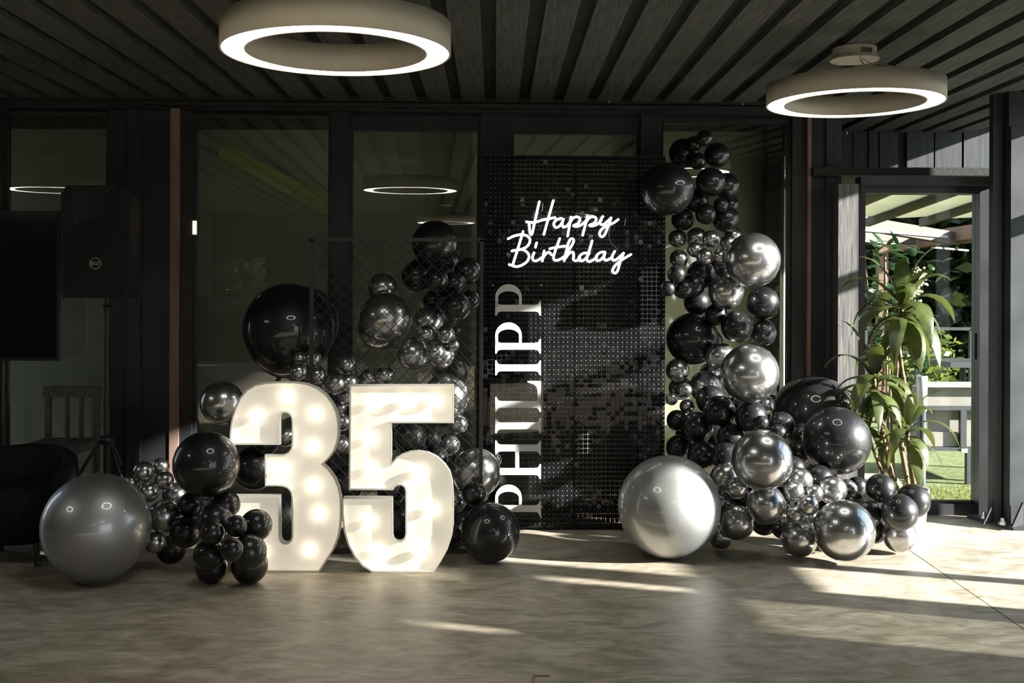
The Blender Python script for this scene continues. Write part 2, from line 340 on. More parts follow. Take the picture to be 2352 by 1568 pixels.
# passage behind the windows
pw = MB(); pw.box((XL, 9.2, 0), (2.25, 9.3, 2.95))
for x0, x1 in ((1.15, 1.35), (-0.2, 0.12), (-3.1, -2.8)): pw.box((x0, 9.08, 0), (x1, 9.2, 2.95))
wall_passage = pw.obj('wall_passage', M['olive']); struct(wall_passage, 'olive plaster wall seen dimly through the windows')
pe = MB(); holed_wall(pe, 7.85, 9.2, 0, 2.95, [(7.90, 8.6, 0.3, 2.6), (8.68, 9.0, 0.72, 0.92)], lambda a, b, c, d: pe.box((2.22, a, c), (2.3, b, d)))
holed_wall(pe, 7.7, 9.3, 0, 2.95, [(7.75, 9.2, 0.05, 2.85)], lambda a, b, c, d: pe.box((XL-0.1, a, c), (XL, b, d))); wall_passage_end = pe.obj('wall_passage_end', M['siding']); struct(wall_passage_end)
MB().box((2.25, 7.90, 0.3), (2.26, 8.6, 2.6)).obj('added_diffuser_pane', M['sun_diffuser'], wall_passage_end)  # unseen pane added to catch the sun and brighten the passage
# a lit green roof edge hanging diagonally behind the second window
ge = MB().bar(W(505, 330, -1.2) if False else P(508, 345, 8.9), P(775, 485, 8.9), 0.05, 0.13).obj('trim_3', M['green_edge']); struct(ge, 'green diagonal edge seen through the left window')
# other walls
wl = MB().box((XL-0.1, YF, 0), (XL, 7.7, 2.95)).obj('wall_left', M['siding']); struct(wl)
holes_f = [(-5.0, -1.2, 0.95, 2.0)]
wf = MB(); holed_wall(wf, XL, XR, 0, 2.95, holes_f, lambda a, b, c, d: wf.box((a, YF-0.1, c), (b, YF, d))); wf = wf.obj('wall_front', M['siding']); struct(wf)
holes_r = [(5.50, 7.18, 0.05, 2.08), (5.50, 7.18, 2.17, 2.72), (4.85, 5.40, 0.05, 0.80), (4.95, 5.25, 1.0, 1.60), (4.60, 4.72, 1.02, 1.30), (4.02, 4.60, 0.20, 0.96), (3.60, 3.68, 1.36, 1.52),
           (4.12, 4.33, 2.15, 2.72), (4.43, 4.72, 1.46, 2.72), (4.72, 5.40, 1.85, 2.72), (-6.0, 0.8, 0.15, 2.6)]
wr = MB(); holed_wall(wr, YF, 7.3, 0, 2.95, holes_r, lambda a, b, c, d: wr.box((XR, a, c), (XR+0.1, b, d))); wr = wr.obj('wall_right', M['siding']); struct(wr)

for i, (ya_, yb_, za_, zb_) in enumerate(((4.02, 4.60, 0.20, 0.96), (4.12, 4.33, 2.15, 2.72), (4.43, 4.72, 1.46, 2.72), (4.72, 5.40, 1.85, 2.72))):
    MB().box((XR+0.045, ya_, za_), (XR+0.055, yb_, zb_)).obj('pane', M['sun_dimmer'], wr)  # unseen tinted panes, added to weaken sun on the numbers and floor
# ------------------------------------------------------------------ right bay: siding, door, column
sd = MB().box((2.2, 9.0, 2.40), (XR+0.3, 9.08, 2.95)); sd.box((2.2, 7.62, 2.345), (XR+0.3, 9.05, 2.40))
sd.box((2.2, 7.75, 0), (2.30, 7.85, 2.9)); wall_siding = sd.obj('wall_siding', M['wood_gap']); struct(wall_siding, 'dark vertical siding above the glass door')
for x0, x1, pr in ((1957,1989,.02), (1992,2013,.03), (2016,2058,.035), (2079,2140,.03), (2144,2205,.025), (2209,2268,.03), (2272,2330,.02), (1900,1953,.03)):
    MB().box((P(x0,684,9.0).x, 9.0-pr, 2.40), (P(x1,684,9.0).x, 9.0, 2.90)).obj('siding_board', M['siding'], wall_siding)
DY = 7.6
def DX(px, Y=DY): return P(px, 684, Y).x
def DZ(py, Y=DY): return P(1138, py, Y).z
dm = MB()
dm.box((DX(1972), DY-0.02, 0), (DX(1985), DY+0.08, DZ(437)))                        # left jamb
dm.box((DX(2243), DY-0.05, 0), (DX(2276), DY+0.08, DZ(437)))                        # right jamb
dm.box((DX(1985), DY-0.0, 0), (DX(2243), DY+0.06, DZ(1153)))                        # bottom rail
dm.box((DX(1972), DY-0.03, DZ(440)), (DX(2276), DY+0.08, DZ(420)))                  # top rail
door = dm.obj('door_1', M['frame']); struct(door, 'dark framed glass door to the garden beside the plant')
MB().box((DX(1972)-0.02, DY-0.10, DZ(424)), (DX(2282), DY+0.02, DZ(405))).obj('lintel', M['steel'], door)
MB().box((DX(1985), DY+0.02, DZ(1153)), (DX(2243), DY+0.03, DZ(440))).obj('pane', M['glass_door'], door)
MB().bar((DX(2236), DY-0.03, DZ(820)), (DX(2236), DY-0.03, DZ(760)), 0.02, 0.02).obj('door_handle', M['steel_dark'], door)
MB().box((DX(1985), DY+0.031, DZ(1160)), (DX(2243), DY+0.09, DZ(1148))).obj('threshold', M['steel'], door)
pm = MB().box((DX(1925, 7.5), 7.5, 0), (DX(1972, 7.5), 7.62, DZ(419, 7.5))).obj('trim_4', M['post_wood']); struct(pm, 'weathered grey timber post at the left of the glass door')
# steel column with base plate
cx0, cx1 = P(2277,684,7.3).x, P(2318,684,7.22).x
cm_ = MB(); cm_.box((cx0, 7.28, 0.02), (P(2299,684,7.3).x, 7.34, CEIL)); column = cm_.obj('trim_5', M['steel']); struct(column, 'grey steel column beside the glass door, bolted to the floor')
MB().box((P(2299,684,7.3).x, 7.32, 0.02), (cx1, 7.38, CEIL)).obj('web', M['steel_dark'], column)
MB().box((cx1, 7.20, 0.02), (XR, 7.36, 2.62)).obj('flange', M['steel'], column)
MB().box((cx1-0.02, 7.19, 2.62), (XR, 7.36, CEIL)).obj('head', M['steel_dark'], column)
bpm = prism('base_plate', [(P(2243,1180,7.35).x, 7.50), (P(2325,1204,7.2).x-0.04, 7.10), (XR, 7.08), (XR, 7.50)], 0.0, 0.025, M['steel'], column)
for px, Y in ((2262, 7.36), (2304, 7.16)):
    p = P(px, 684, Y); MB().lathe([(0.0,0.07),(0.012,0.07),(0.014,0.05),(0.026,0.048),(0.026,0.027),(0.0,0.025)], 10, (p.x, p.y, 0), smooth=False).obj('anchor_bolt', M['bolt'], column)
for px, Y in ((2272, 7.27), (2338, 7.18)):
    p = P(px, 684, Y); MB().add([(p.x-0.09, p.y-0.1, .025), (p.x+0.03, p.y, .025), (p.x+0.03, p.y, .17), (p.x-0.082, p.y-0.108, .025), (p.x+0.038, p.y-0.008, .025), (p.x+0.038, p.y-0.008, .17)],
        [(0,1,2), (5,4,3), (0,3,4,1), (1,4,5,2), (2,5,3,0)]).obj('gusset', M['steel_dark'], column)

# ------------------------------------------------------------------ ring lamps
def ring_lamp(c, R, r, h, drop, label):                                # c: centre of the glowing face
    root = empty('ring_lamp', c); tag(root, label, 'ring lamp', 'ring lamps under the ceiling')
    x, y, z = c
    MB().lathe([(r, 0.0), (r, h), (R, h), (R, 0.0), (R-0.008, 0.0), (R-0.008, 0.006), (r+0.008, 0.006), (r+0.008, 0.0)], 96, c, True, False).obj('housing', M['lamp_body'], root)
    root.children[0].data.polygons.foreach_set('use_smooth', [abs(p.normal.z) < 0.3 for p in root.children[0].data.polygons])
    MB().lathe([(r+0.0082, 0.004), (R-0.0082, 0.004)], 96, c).obj('diffuser', M['lamp_face'], root)
    cz = CEIL - z
    can = MB().lathe([(0, cz), (0.115, cz), (0.115, cz-0.055), (0.128, cz-0.055), (0.128, cz-0.065), (0, cz-0.065)], 48, c, smooth=False).obj('canopy', M['lamp_body'], root)
    sl_ = MB()
    for k in range(6):
        a = -math.pi/2 + 0.25 + (k-2.5)*0.10
        p = Vector(c) + Vector((0.1165*math.cos(a), 0.1165*math.sin(a), cz-0.03)); sl_.bar(p-Vector((0,0,.012)), p+Vector((0,0,.012)), 0.006, 0.002, (math.cos(a), math.sin(a), 0))
    sl_.obj('vent_slots', M['steel_dark'], can)
    for k in range(3):
        a = 0.5 + k*2.094
        pr = (R+r)/2
        MB().tube([Vector(c)+Vector((0.09*math.cos(a), 0.09*math.sin(a), cz-0.065)), Vector(c)+Vector((pr*math.cos(a), pr*math.sin(a), h))], 0.0016, 5).obj('suspension_wire', M['wire'], root)
        MB().lathe([(0, 0.022), (0.012, 0.018), (0.014, 0)], 10, Vector(c)+Vector((pr*math.cos(a), pr*math.sin(a), h))).obj('wire_clip', M['wire'], root)
    MB().tube(catmull([Vector(c)+Vector((0.02,-0.03,cz-0.065)), Vector(c)+Vector((0.05,-0.04,cz-0.10)), Vector(c)+Vector((0.12,-0.05,cz-0.09)), Vector(c)+Vector((pr*0.9,-0.2,h))], 6), 0.003, 6).obj('power_cable', M['wire'], root)
    return root
p = P(1962.5, 239.0, 5.98); ring_lamp(tuple(p), 0.467, 0.363, 0.108, 0, 'white glowing ring lamp above the glass door on the right')
p = P(773, 122.5, 4.50); ring_lamp(tuple(p), 0.467, 0.361, 0.120, 0, 'larger looking ring lamp hanging at the top left of the photo')
ring_lamp((-4.3, 3.9, 2.50), 0.467, 0.362, 0.11, 0, 'ring lamp at the far left, seen only mirrored in the window beside the speaker')
ring_lamp((-0.2, -2.2, 2.50), 0.467, 0.362, 0.11, 0, 'ring lamp behind the viewer, seen only mirrored in the middle window')
ring_lamp((3.0, -2.2, 2.50), 0.467, 0.362, 0.11, 0, 'ring lamp behind the viewer on the right, mirrored in the black balloons')
ring_lamp((1.2, 0.5, 2.50), 0.467, 0.362, 0.11, 0, 'ring lamp above the viewer, mirrored as the largest ring in the black balloons')
# ------------------------------------------------------------------ marquee numbers
def poly_px(pts, Y, flip=True):
    o = Vector((0, Y, 0)); n = Vector((0, -1, 0))
    return [PP(500 + x/3.409, 860 + y/3.409, o, n) for x, y in pts]
def inset(poly, d):
    n = len(poly); area = sum(poly[i].x*poly[(i+1) % n].z - poly[(i+1) % n].x*poly[i].z for i in range(n)); s = 1 if area > 0 else -1; out = []
    for i in range(n):
        a, b_, c = poly[i-1], poly[i], poly[(i+1) % n]
        e1 = Vector((b_.x-a.x, b_.z-a.z)).normalized(); e2 = Vector((c.x-b_.x, c.z-b_.z)).normalized()
        n1 = Vector((-e1.y, e1.x))*s; n2 = Vector((-e2.y, e2.x))*s; m_ = n1+n2
        if m_.length < 1e-3: m_ = n1.copy()
        m_.normalize(); k = d/max(0.45, m_.dot(n1)); out.append(Vector((b_.x+m_.x*k, b_.y, b_.z+m_.y*k)))
    return out
def extruded(poly, y0, y1, name, material, parent):
    tris = geometry.tessellate_polygon([[Vector((p.x, p.z, 0)) for p in poly]]); n = len(poly)
    vs = [(p.x, y0, p.z) for p in poly] + [(p.x, y1, p.z) for p in poly]
    fs = [tuple(t_) for t_ in tris] + [tuple(n+i for i in reversed(t_)) for t_ in tris] + [(i, (i+1) % n, n+(i+1) % n, n+i) for i in range(n)]
    o = MB().add(vs, fs).obj(name, material, parent); bm = bmesh.new(); bm.from_mesh(o.data); bmesh.ops.recalc_face_normals(bm, faces=bm.faces); bm.to_mesh(o.data); bm.free(); return o
THREE = [(92,550),(94,470),(100,400),(113,325),(135,255),(172,180),(222,120),(290,80),(370,62),(480,55),(620,57),(700,70),(780,102),(850,155),(905,230),(935,300),(948,370),(951,460),(940,530),(915,600),(875,655),(827,702),
    (870,740),(920,810),(950,880),(966,960),(969,1060),(964,1180),(945,1280),(910,1370),(860,1450),(795,1516),(330,1530),(265,1512),(200,1460),(145,1385),(110,1290),(98,1180),(98,945),
    (488,945),(488,1265),(495,1298),(515,1317),(545,1317),(569,1300),(578,1268),(578,960),(570,920),(545,890),(508,877),(455,873),(370,873),(368,630),(508,630),(550,612),(573,580),(580,540),(580,370),(573,328),(553,305),(530,298),(506,301),(493,320),(488,352),(488,550)]
FIVE = [(1032,80),(1848,77),(1848,380),(1360,380),(1360,694),(1395,655),(1440,625),(1500,604),(1570,597),(1650,610),(1720,645),(1780,700),(1820,760),(1840,840),(1847,950),(1847,1180),(1835,1265),(1800,1370),(1750,1460),(1690,1530),(1655,1540),(1210,1540),(1130,1500),(1070,1430),(1020,1340),(987,1230),(973,1100),(971,985),(985,960),
    (1369,960),(1372,1258),(1380,1288),(1402,1304),(1436,1304),(1460,1286),(1470,1250),(1470,912),(1462,885),(1440,868),(1413,866),(1390,878),(1374,905),(1025,905)]
BULB3 = [(291,331),(529,173),(757,316),(735,572),(493,754),(743,879),(786,1099),(709,1383),(260,1170),(330,1400)]
BULB5 = [(1207,236),(1470,224),(1698,217),(1189,511),(1195,747),(1574,773),(1669,1066),(1183,1160),(1245,1395),(1592,1395)]
FY0, FY1 = 5.95, 5.992
def marquee(name, pts, bulbs, label):
    out = poly_px(pts, FY0); zmin = min(p.z for p in out)
    for p in out:
        if p.z < zmin + 0.012: p.z = 0.001
    root = empty(name, (sum(p.x for p in out)/len(out), (FY0+FY1)/2, 0)); tag(root, label, 'marquee number', 'light-up number 35')
    inn = inset(out, 0.009)
    n = len(out); vs = []
    for pl_, y in ((out, FY0), (inn, FY0), (inn, FY1), (out, FY1)): vs += [(p.x, y, p.z) for p in pl_]
    fs = []
    for i in range(n):
        j = (i+1) % n
        fs += [(i, j, n+j, n+i), (n+i, n+j, 2*n+j, 2*n+i), (3*n+j, 3*n+i, i, j)][:2] + [(3*n+i, 3*n+j, j, i)]
    rim = MB().add(vs, fs).obj('rim', M['digit'], root); bm = bmesh.new(); bm.from_mesh(rim.data); bmesh.ops.recalc_face_normals(bm, faces=bm.faces); bm.to_mesh(rim.data); bm.free()
    extruded(out, FY1-0.006, FY1+0.004, 'back_panel', M['digit_glow'], root)
    for x, y in bulbs:
        c = PP(500+x/3.409, 860+y/3.409, Vector((0, FY1-0.043, 0)), Vector((0,-1,0)))
        R_ = 0.0255; prof = [(0.0, -R_)] + [(R_*math.sin(a*math.pi/16), -R_*math.cos(a*math.pi/16)) for a in range(1, 12)] + [(0.016, 0.022)]
        b_ = MB().lathe(prof, 20); b_.v = [(c.x+v[0], c.y+v[2], c.z+v[1]) for v in b_.v]
        bo = b_.obj('bulb', M['bulb'], root)
        k = MB().lathe([(0.0155,0.020),(0.0165,0.041)], 14); k.v = [(c.x+v[0], c.y+v[2], c.z+v[1]) for v in k.v]
        k.obj('socket', M['cap'], bo)
    return root
marquee('marquee_number', THREE, BULB3, 'large white light-up numeral 3 with round bulbs standing on the floor')
marquee('marquee_number', FIVE, BULB5, 'large white light-up numeral 5 with round bulbs, sunlit beside the mesh screen')

# ------------------------------------------------------------------ shimmer wall
PHI = 0.035
o0 = P(1108, 1219, 7.03); SWM = Matrix.Translation((o0.x, 7.03, 0)) @ Matrix.Rotation(PHI, 4, 'Z'); SWI = SWM.inverted(); SWN = SWM.to_3x3() @ Vector((0,-1,0))
def SL(px, py, off=0.0): return SWI @ PP(px, py, SWM @ Vector((0, -off, 0)), SWN)          # pixel to wall-local
SWW = SL(1528, 800).x; SWH = 2.40; NX, NZ = 40, 80
tp, tq = SWW/NX, (SWH-0.02)/NZ
sw = empty('sequin_wall', tuple(SWM.translation), PHI); tag(sw, 'tall black shimmering sequin wall behind the name and neon sign', 'backdrop')
SWL = world_of(sw)
def swm(x, y, z): return SWL @ Matrix.Translation((x, y, z))
fm = MB()
for a in (0.015, SWW/2, SWW-0.015): fm.box((a-0.012, 0.045, 0), (a+0.012, 0.07, SWH))
for z in (0.012, 1.2, SWH-0.012): fm.box((0.0, 0.045, z-0.012), (SWW, 0.07, z+0.012))
for a in (0.015, SWW-0.015): fm.box((a-0.015, 0.045, 0), (a+0.015, 0.34, 0.02)).bar((a, 0.33, 0.02), (a, 0.06, 0.6), 0.02, 0.02)
fo = fm.obj('frame', M['black_metal']); fo.matrix_basis = SWL; attach(fo, sw)
gm = MB(); e = 0.0022; pw_, ph_ = tp*10, tq*10
for k in range(10):
    x = min(max((k+0.5)*tp, e), pw_-e); gm.box((x-e, 0.006, 0), (x+e, 0.010, ph_))
    z = min(max((k+0.5)*tq, e), ph_-e); gm.box((0, 0.007, z-e), (pw_, 0.011, z+e))
gme = gm.mesh('grid_panel', M['grid'])
for i in range(4):
    for j in range(8): link('grid_panel', gme, sw, swm(i*pw_, 0, 0.02 + j*ph_))
rt = random.Random(11); singles, rest = [], MB(); pins = MB(); hw, hh = tp*0.455, tq*0.455
order = []
for i in range(NX):
    for j in range(NZ):
        glint = rt.random(); rx, rz = rt.gauss(0, 0.018), rt.gauss(0, 0.014)
        if glint < 0.025: rx, rz = rt.gauss(0.0, 0.16), rt.gauss(0, 0.10)
        elif glint < 0.10: rx, rz = rt.gauss(0, 0.07), rt.gauss(0, 0.04)
        order.append((abs(rx)+abs(rz), i, j, rx, rz))
order.sort(reverse=True)
tme = MB().box((-hw, -0.0006, -2*hh), (hw, 0.0006, 0)).mesh('sequin_tile', M['tile'])
for q, (s_, i, j, rx, rz) in enumerate(order):
    m_ = Matrix.Translation(((i+0.5)*tp, 0.0005, 0.02+(j+0.5)*tq+hh)) @ Matrix.Rotation(rz, 4, 'Z') @ Matrix.Rotation(rx, 4, 'X')
    if q < 300: link('sequin_tile', tme, sw, SWL @ m_)
    else: rest.box((-hw, -0.0006, -2*hh), (hw, 0.0006, 0), m_)
    pins.box(((i+0.5)*tp-0.0016, -0.0035, 0.02+(j+0.5)*tq+hh-0.0045), ((i+0.5)*tp+0.0016, 0.007, 0.02+(j+0.5)*tq+hh-0.0012))
for nm, mb_, mt in (('sequin_tiles', rest, M['tile']), ('tile_pins', pins, M['pin'])):
    o = mb_.obj(nm, mt); o.matrix_basis = SWL; attach(o, sw); o['kind'] = 'stuff'

# name lettering on a clear sheet
sh = [SL(1127, 645, 0.035), SL(1247, 1193, 0.035)]
sign = empty('name_sign', tuple(SWM @ Vector(((sh[0].x+sh[1].x)/2, -0.035, sh[1].z))), PHI); tag(sign, 'tall clear sheet with white serif letters PHILIPP reading upward', 'name sign')
so_ = MB().box((sh[0].x, -0.037, sh[1].z), (sh[1].x, -0.033, sh[0].z)).obj('clear_sheet', M['acrylic']); so_.matrix_basis = SWM; attach(so_, sign)
for px, py in ((1131, 655), (1242, 655), (1131, 1186), (1242, 1186)):
    l = SL(px, py, 0.035); k = MB().lathe([(0.005,0.0),(0.005,0.034),(0.008,0.036),(0,0.040)], 10); k.v = [(l.x+v[0], -v[2], l.z+v[1]) for v in k.v]
    o = k.obj('standoff', M['bolt']); o.matrix_basis = SWM; attach(o, sign)
def arc(cx, cy, rx, ry, a0, a1, n=14): return [(cx+rx*math.cos(math.radians(a0+(a1-a0)*i/n)), cy+ry*math.sin(math.radians(a0+(a1-a0)*i/n))) for i in range(n+1)]
# glyphs in px: u along reading direction, v up the letter (cap height 105)
def stem_glyph(u0):                                                    # bracketed serif stem: 15.5 wide stem, 34 wide serifs, u0 = left serif edge
    a, b_, c, d = u0, u0+34, u0+9.3, u0+24.8
    return [(a,0),(b_,0),(b_,3.2),(d+3.5,5.5),(d+0.8,9),(d,15),(d,90),(d+0.8,96),(d+3.5,99.5),(b_,101.8),(b_,105),(a,105),(a,101.8),(c-3.5,99.5),(c-0.8,96),(c,90),(c,15),(c-0.8,9),(c-3.5,5.5),(a,3.2)]
def glyph(ch):
    if ch == 'I': return [stem_glyph(0)]
    if ch == 'H': return [stem_glyph(0), stem_glyph(54), [(24,50),(64,50),(64,59),(24,59)]]
    if ch == 'L': return [stem_glyph(0), [(9.3,0),(71,0),(71,31),(68,31),(64,18),(58,10.5),(50,8.2),(24,8)]]
    if ch == 'P':
        bowl = [(9.3,105),(40,105)] + arc(42,74.5,31,30.5,90,-90,18) + [(24,44),(24,51)] + list(reversed([(42,51)] + arc(42,74.5,15.5,23.5,-90,90,14) + [(24,98),(24,51)]))[0:0]
        outer = [(20,105),(42,105)] + arc(42,74.5,30,30.5,90,-90,18)[1:] + [(24.8,44),(24.8,50.5)] + arc(42,74.5,14,24,-90,90,14) + [(24.8,98.5),(20,98.5)]
        return [stem_glyph(0), outer]
NAME = [('P',1184.5),('H',1099.4),('I',994.5),('L',945.5),('I',861.5),('P',812),('P',724.5)]
for ch, y0 in NAME:
    mb_ = MB()
    for pl_ in glyph(ch):
        pts = [SL(1242.5 - v - (y0-700)*0.0, y0 - u, 0.038) for u, v in pl_]
        tris = geometry.tessellate_polygon([[Vector((p.x, p.z, 0)) for p in pts]]); n = len(pts)
        mb_.add([(p.x, -0.041, p.z) for p in pts] + [(p.x, -0.0375, p.z) for p in pts], [tuple(t_) for t_ in tris] + [tuple(n+i for i in reversed(t_)) for t_ in tris] + [(i, (i+1) % n, n+(i+1) % n, n+i) for i in range(n)])
    o = mb_.obj('letter', M['white_matte']); bm = bmesh.new(); bm.from_mesh(o.data); bmesh.ops.recalc_face_normals(bm, faces=bm.faces); bm.to_mesh(o.data); bm.free()
    o.matrix_basis = SWM; attach(o, sign)

# neon sign
ST = [[(830,695),(806,800),(772,950),(748,1065),(733,1090),(716,1062),(708,960)], [(675,937),(765,944),(880,912),(1020,886)], [(998,682),(955,835),(885,1088)],
    [(1095,893),(1035,915),(1003,962),(1028,1004),(1075,985),(1112,925),(1122,895),(1106,955),(1118,1000),(1160,985),(1190,950)],
    [(1210,880),(1192,985),(1170,1108)], [(1190,965),(1232,895),(1285,876),(1318,905),(1295,955),(1240,982),(1290,992),(1345,965),(1385,930)],
    [(1408,870),(1380,985),(1350,1098)], [(1385,950),(1428,892),(1480,875),(1514,902),(1490,950),(1432,978),(1475,986),(1530,962),(1575,915)],
    [(1592,872),(1562,925),(1568,966),(1605,966),(1655,925),(1692,890)], [(1692,890),(1652,1005),(1612,1095),(1578,1115),(1553,1085),(1575,1030),(1640,985),(1720,950),(1778,908)],
    [(635,1052),(575,1250),(508,1462)], [(455,1140),(530,1106),(620,1090),(690,1110),(718,1152),(698,1215),(628,1262),(500,1286)], [(590,1268),(650,1278),(700,1325),(700,1385),(650,1440),(560,1474),(468,1450)],
    [(767,1308),(747,1368),(768,1404),(815,1396),(868,1360)], [(798,1188),(783,1242)], [(888,1285),(866,1408)], [(872,1375),(905,1325),(945,1302),(976,1332)],
    [(1075,1138),(1022,1285),(1000,1370),(1025,1400),(1075,1388),(1135,1350)], [(955,1260),(1045,1240),(1142,1230)],
    [(1128,1402),(1182,1285),(1236,1190),(1240,1148),(1208,1142),(1178,1195),(1152,1300),(1128,1402)], [(1142,1375),(1190,1315),(1234,1302),(1243,1345),(1240,1390),(1275,1404),(1318,1372)],
    [(1420,1312),(1360,1314),(1312,1352),(1308,1396),(1352,1402),(1400,1362),(1430,1310)], [(1465,1165),(1425,1300),(1400,1375),(1422,1414),(1470,1398),(1520,1360)],
    [(1615,1298),(1560,1306),(1516,1348),(1514,1396),(1558,1398),(1602,1352),(1622,1302),(1606,1365),(1630,1400),(1690,1372)],
    [(1735,1290),(1706,1350),(1712,1394),(1748,1394),(1802,1350),(1842,1312)], [(1842,1312),(1802,1415),(1772,1520),(1740,1552),(1708,1528),(1738,1465),(1815,1398),(1930,1328)]]
NOFF = 0.045
def npx(p, off): return SL(1080 + p[0]/5.227, 330 + p[1]/5.227, off)
c0 = npx((1190, 1100), NOFF)
neon = empty('neon_sign', tuple(SWM @ Vector((c0.x, -NOFF, c0.z))), PHI); tag(neon, 'white neon script sign reading Happy Birthday on clear acrylic', 'neon sign')
curves = []
for s_ in ST:
    c_ = catmull([Vector((x, y, 0)) for x, y in s_], 7); curves.append(c_)
    mb_ = MB(); pts = [npx((v.x, v.y), NOFF) for v in c_]; mb_.tube(pts, 0.0079, 10)
    for q in (pts[0], pts[-1]): mb_.add([v for v in [q + Vector((0.0079*math.sin(a)*math.cos(b_), 0.0079*math.sin(a)*math.sin(b_), 0.0079*math.cos(a))) for a in (0.01,0.8,1.57,2.35,3.13) for b_ in (0,1.05,2.09,3.14,4.19,5.24)]],
            [(i*6+j, i*6+(j+1) % 6, (i+1)*6+(j+1) % 6, (i+1)*6+j) for i in range(4) for j in range(6)], True)
    o = mb_.obj('neon_tube', M['neon']); o.matrix_basis = SWM; attach(o, neon)
# acrylic backing: everything within 40 crop px of the tubes (marching squares)
st = 14; gx0, gx1, gz0, gz1 = 380, 2020, 600, 1640; RB = 40.0
nx_, nz_ = (gx1-gx0)//st + 1, (gz1-gz0)//st + 1
D = [[1e9]*nz_ for _ in range(nx_)]
for c_ in curves:
    for a, b_ in zip(c_, c_[1:]):
        i0 = max(0, int((min(a.x,b_.x)-70-gx0)//st)); i1 = min(nx_-1, int((max(a.x,b_.x)+70-gx0)//st)+1); j0_ = max(0, int((min(a.y,b_.y)-70-gz0)//st)); j1_ = min(nz_-1, int((max(a.y,b_.y)+70-gz0)//st)+1)
        ab = b_-a; L2 = ab.length_squared or 1e-9
        for i in range(i0, i1+1):
            for j in range(j0_, j1_+1):
                q = Vector((gx0+i*st, gz0+j*st, 0)); t_ = min(1, max(0, (q-a).dot(ab)/L2)); d_ = (q-a-ab*t_).length
                if d_ < D[i][j]: D[i][j] = d_
bk, ed = MB(), MB()
for i in range(nx_-1):
    for j in range(nz_-1):
        cs = [(i,j),(i+1,j),(i+1,j+1),(i,j+1)]; ds = [D[a][b_]-RB for a, b_ in cs]
        if min(ds) >= 0: continue
        poly, cr_ = [], []
        for k in range(4):
            (a, b_), (c_, d_) = cs[k], cs[(k+1) % 4]; va, vb = ds[k], ds[(k+1) % 4]
            if va < 0: poly.append((gx0+a*st, gz0+b_*st))
            if (va < 0) != (vb < 0):
                t_ = va/(va-vb); q = (gx0+(a+(c_-a)*t_)*st, gz0+(b_+(d_-b_)*t_)*st); poly.append(q); cr_.append(q)
        if len(poly) >= 3: bk.add([npx(q, NOFF-0.012) for q in poly], [tuple(range(len(poly)))])
        if len(cr_) == 2:
            f0 = [npx(q, NOFF-0.0125) for q in cr_]; f1 = [npx(q, NOFF-0.0175) for q in cr_]; ed.add(f0+f1, [(0,1,3,2)])
o = bk.obj('acrylic_backing', M['acrylic']); o.matrix_basis = SWM; attach(o, neon)
o2 = ed.obj('backing_edge', M['acrylic_edge']); o2.matrix_basis = SWM; attach(o2, neon)
cb = catmull([npx(q, 0.034) for q in ((1690,975),(1665,1090),(1690,1185),(1745,1245),(1772,1290))], 6)
o = MB().tube(cb, 0.0018, 6).obj('power_cable', M['cable']); o.matrix_basis = SWM; attach(o, neon)
for q in ((868,760),(1860,940)):
    l = npx(q, 0.03); o = MB().bar((l.x-0.003,-0.03,l.z-0.024),(l.x+0.003,-0.03,l.z+0.024),0.004,0.004).obj('hanging_clip', M['pin']); o.matrix_basis = SWM; attach(o, neon)

# ------------------------------------------------------------------ black mesh screen
MY = 6.38
xa, xb, zt, zb = P(716,684,MY).x, P(1106,684,MY).x, P(900,550,MY).z, 0.02
scr = empty('mesh_screen', ((xa+xb)/2, MY, 0)); tag(scr, 'black framed wire mesh screen standing behind the number 5', 'screen')
for nm, a, b_ in (('frame_bar', (xa, zb), (xa, zt)), ('frame_bar', (xb, 0.0), (xb, zt)), ('frame_bar', (xa-0.01, zt), (xb+0.01, zt)), ('frame_bar', (xa-0.01, zb), (xb+0.01, zb))):
    MB().bar((a[0], MY, a[1]), (b_[0], MY, b_[1]), 0.022, 0.022, (0,1,0)).obj(nm, M['black_metal'], scr)
for x in (xa+0.02, xb-0.02): MB().box((x-0.03, MY-0.03, 0), (x+0.03, MY+0.03, 0.01)).obj('foot', M['black_metal'], scr)
sp = 27.2*MY/F_PX; H_ = zt-zb; W_ = xb-xa
k = -int(H_/sp)-1
while k*sp < W_:
    for sgn in (1, -1):
        s0 = k*sp                                                      # line x = xa + s0 + t, z = zb + t (or mirrored)
        t0, t1 = max(0, -s0), min(H_, W_-s0)
        if t1 - t0 > 0.01:
            xs = [(xa+s0+t_) if sgn > 0 else (xb-s0-t_) for t_ in (t0, t1)]
            MB().tube([(xs[0], MY+0.002*sgn, zb+t0), (xs[1], MY+0.002*sgn, zb+t1)], 0.0021, 5, False).obj('wire', M['black_metal'], scr)
    k += 1
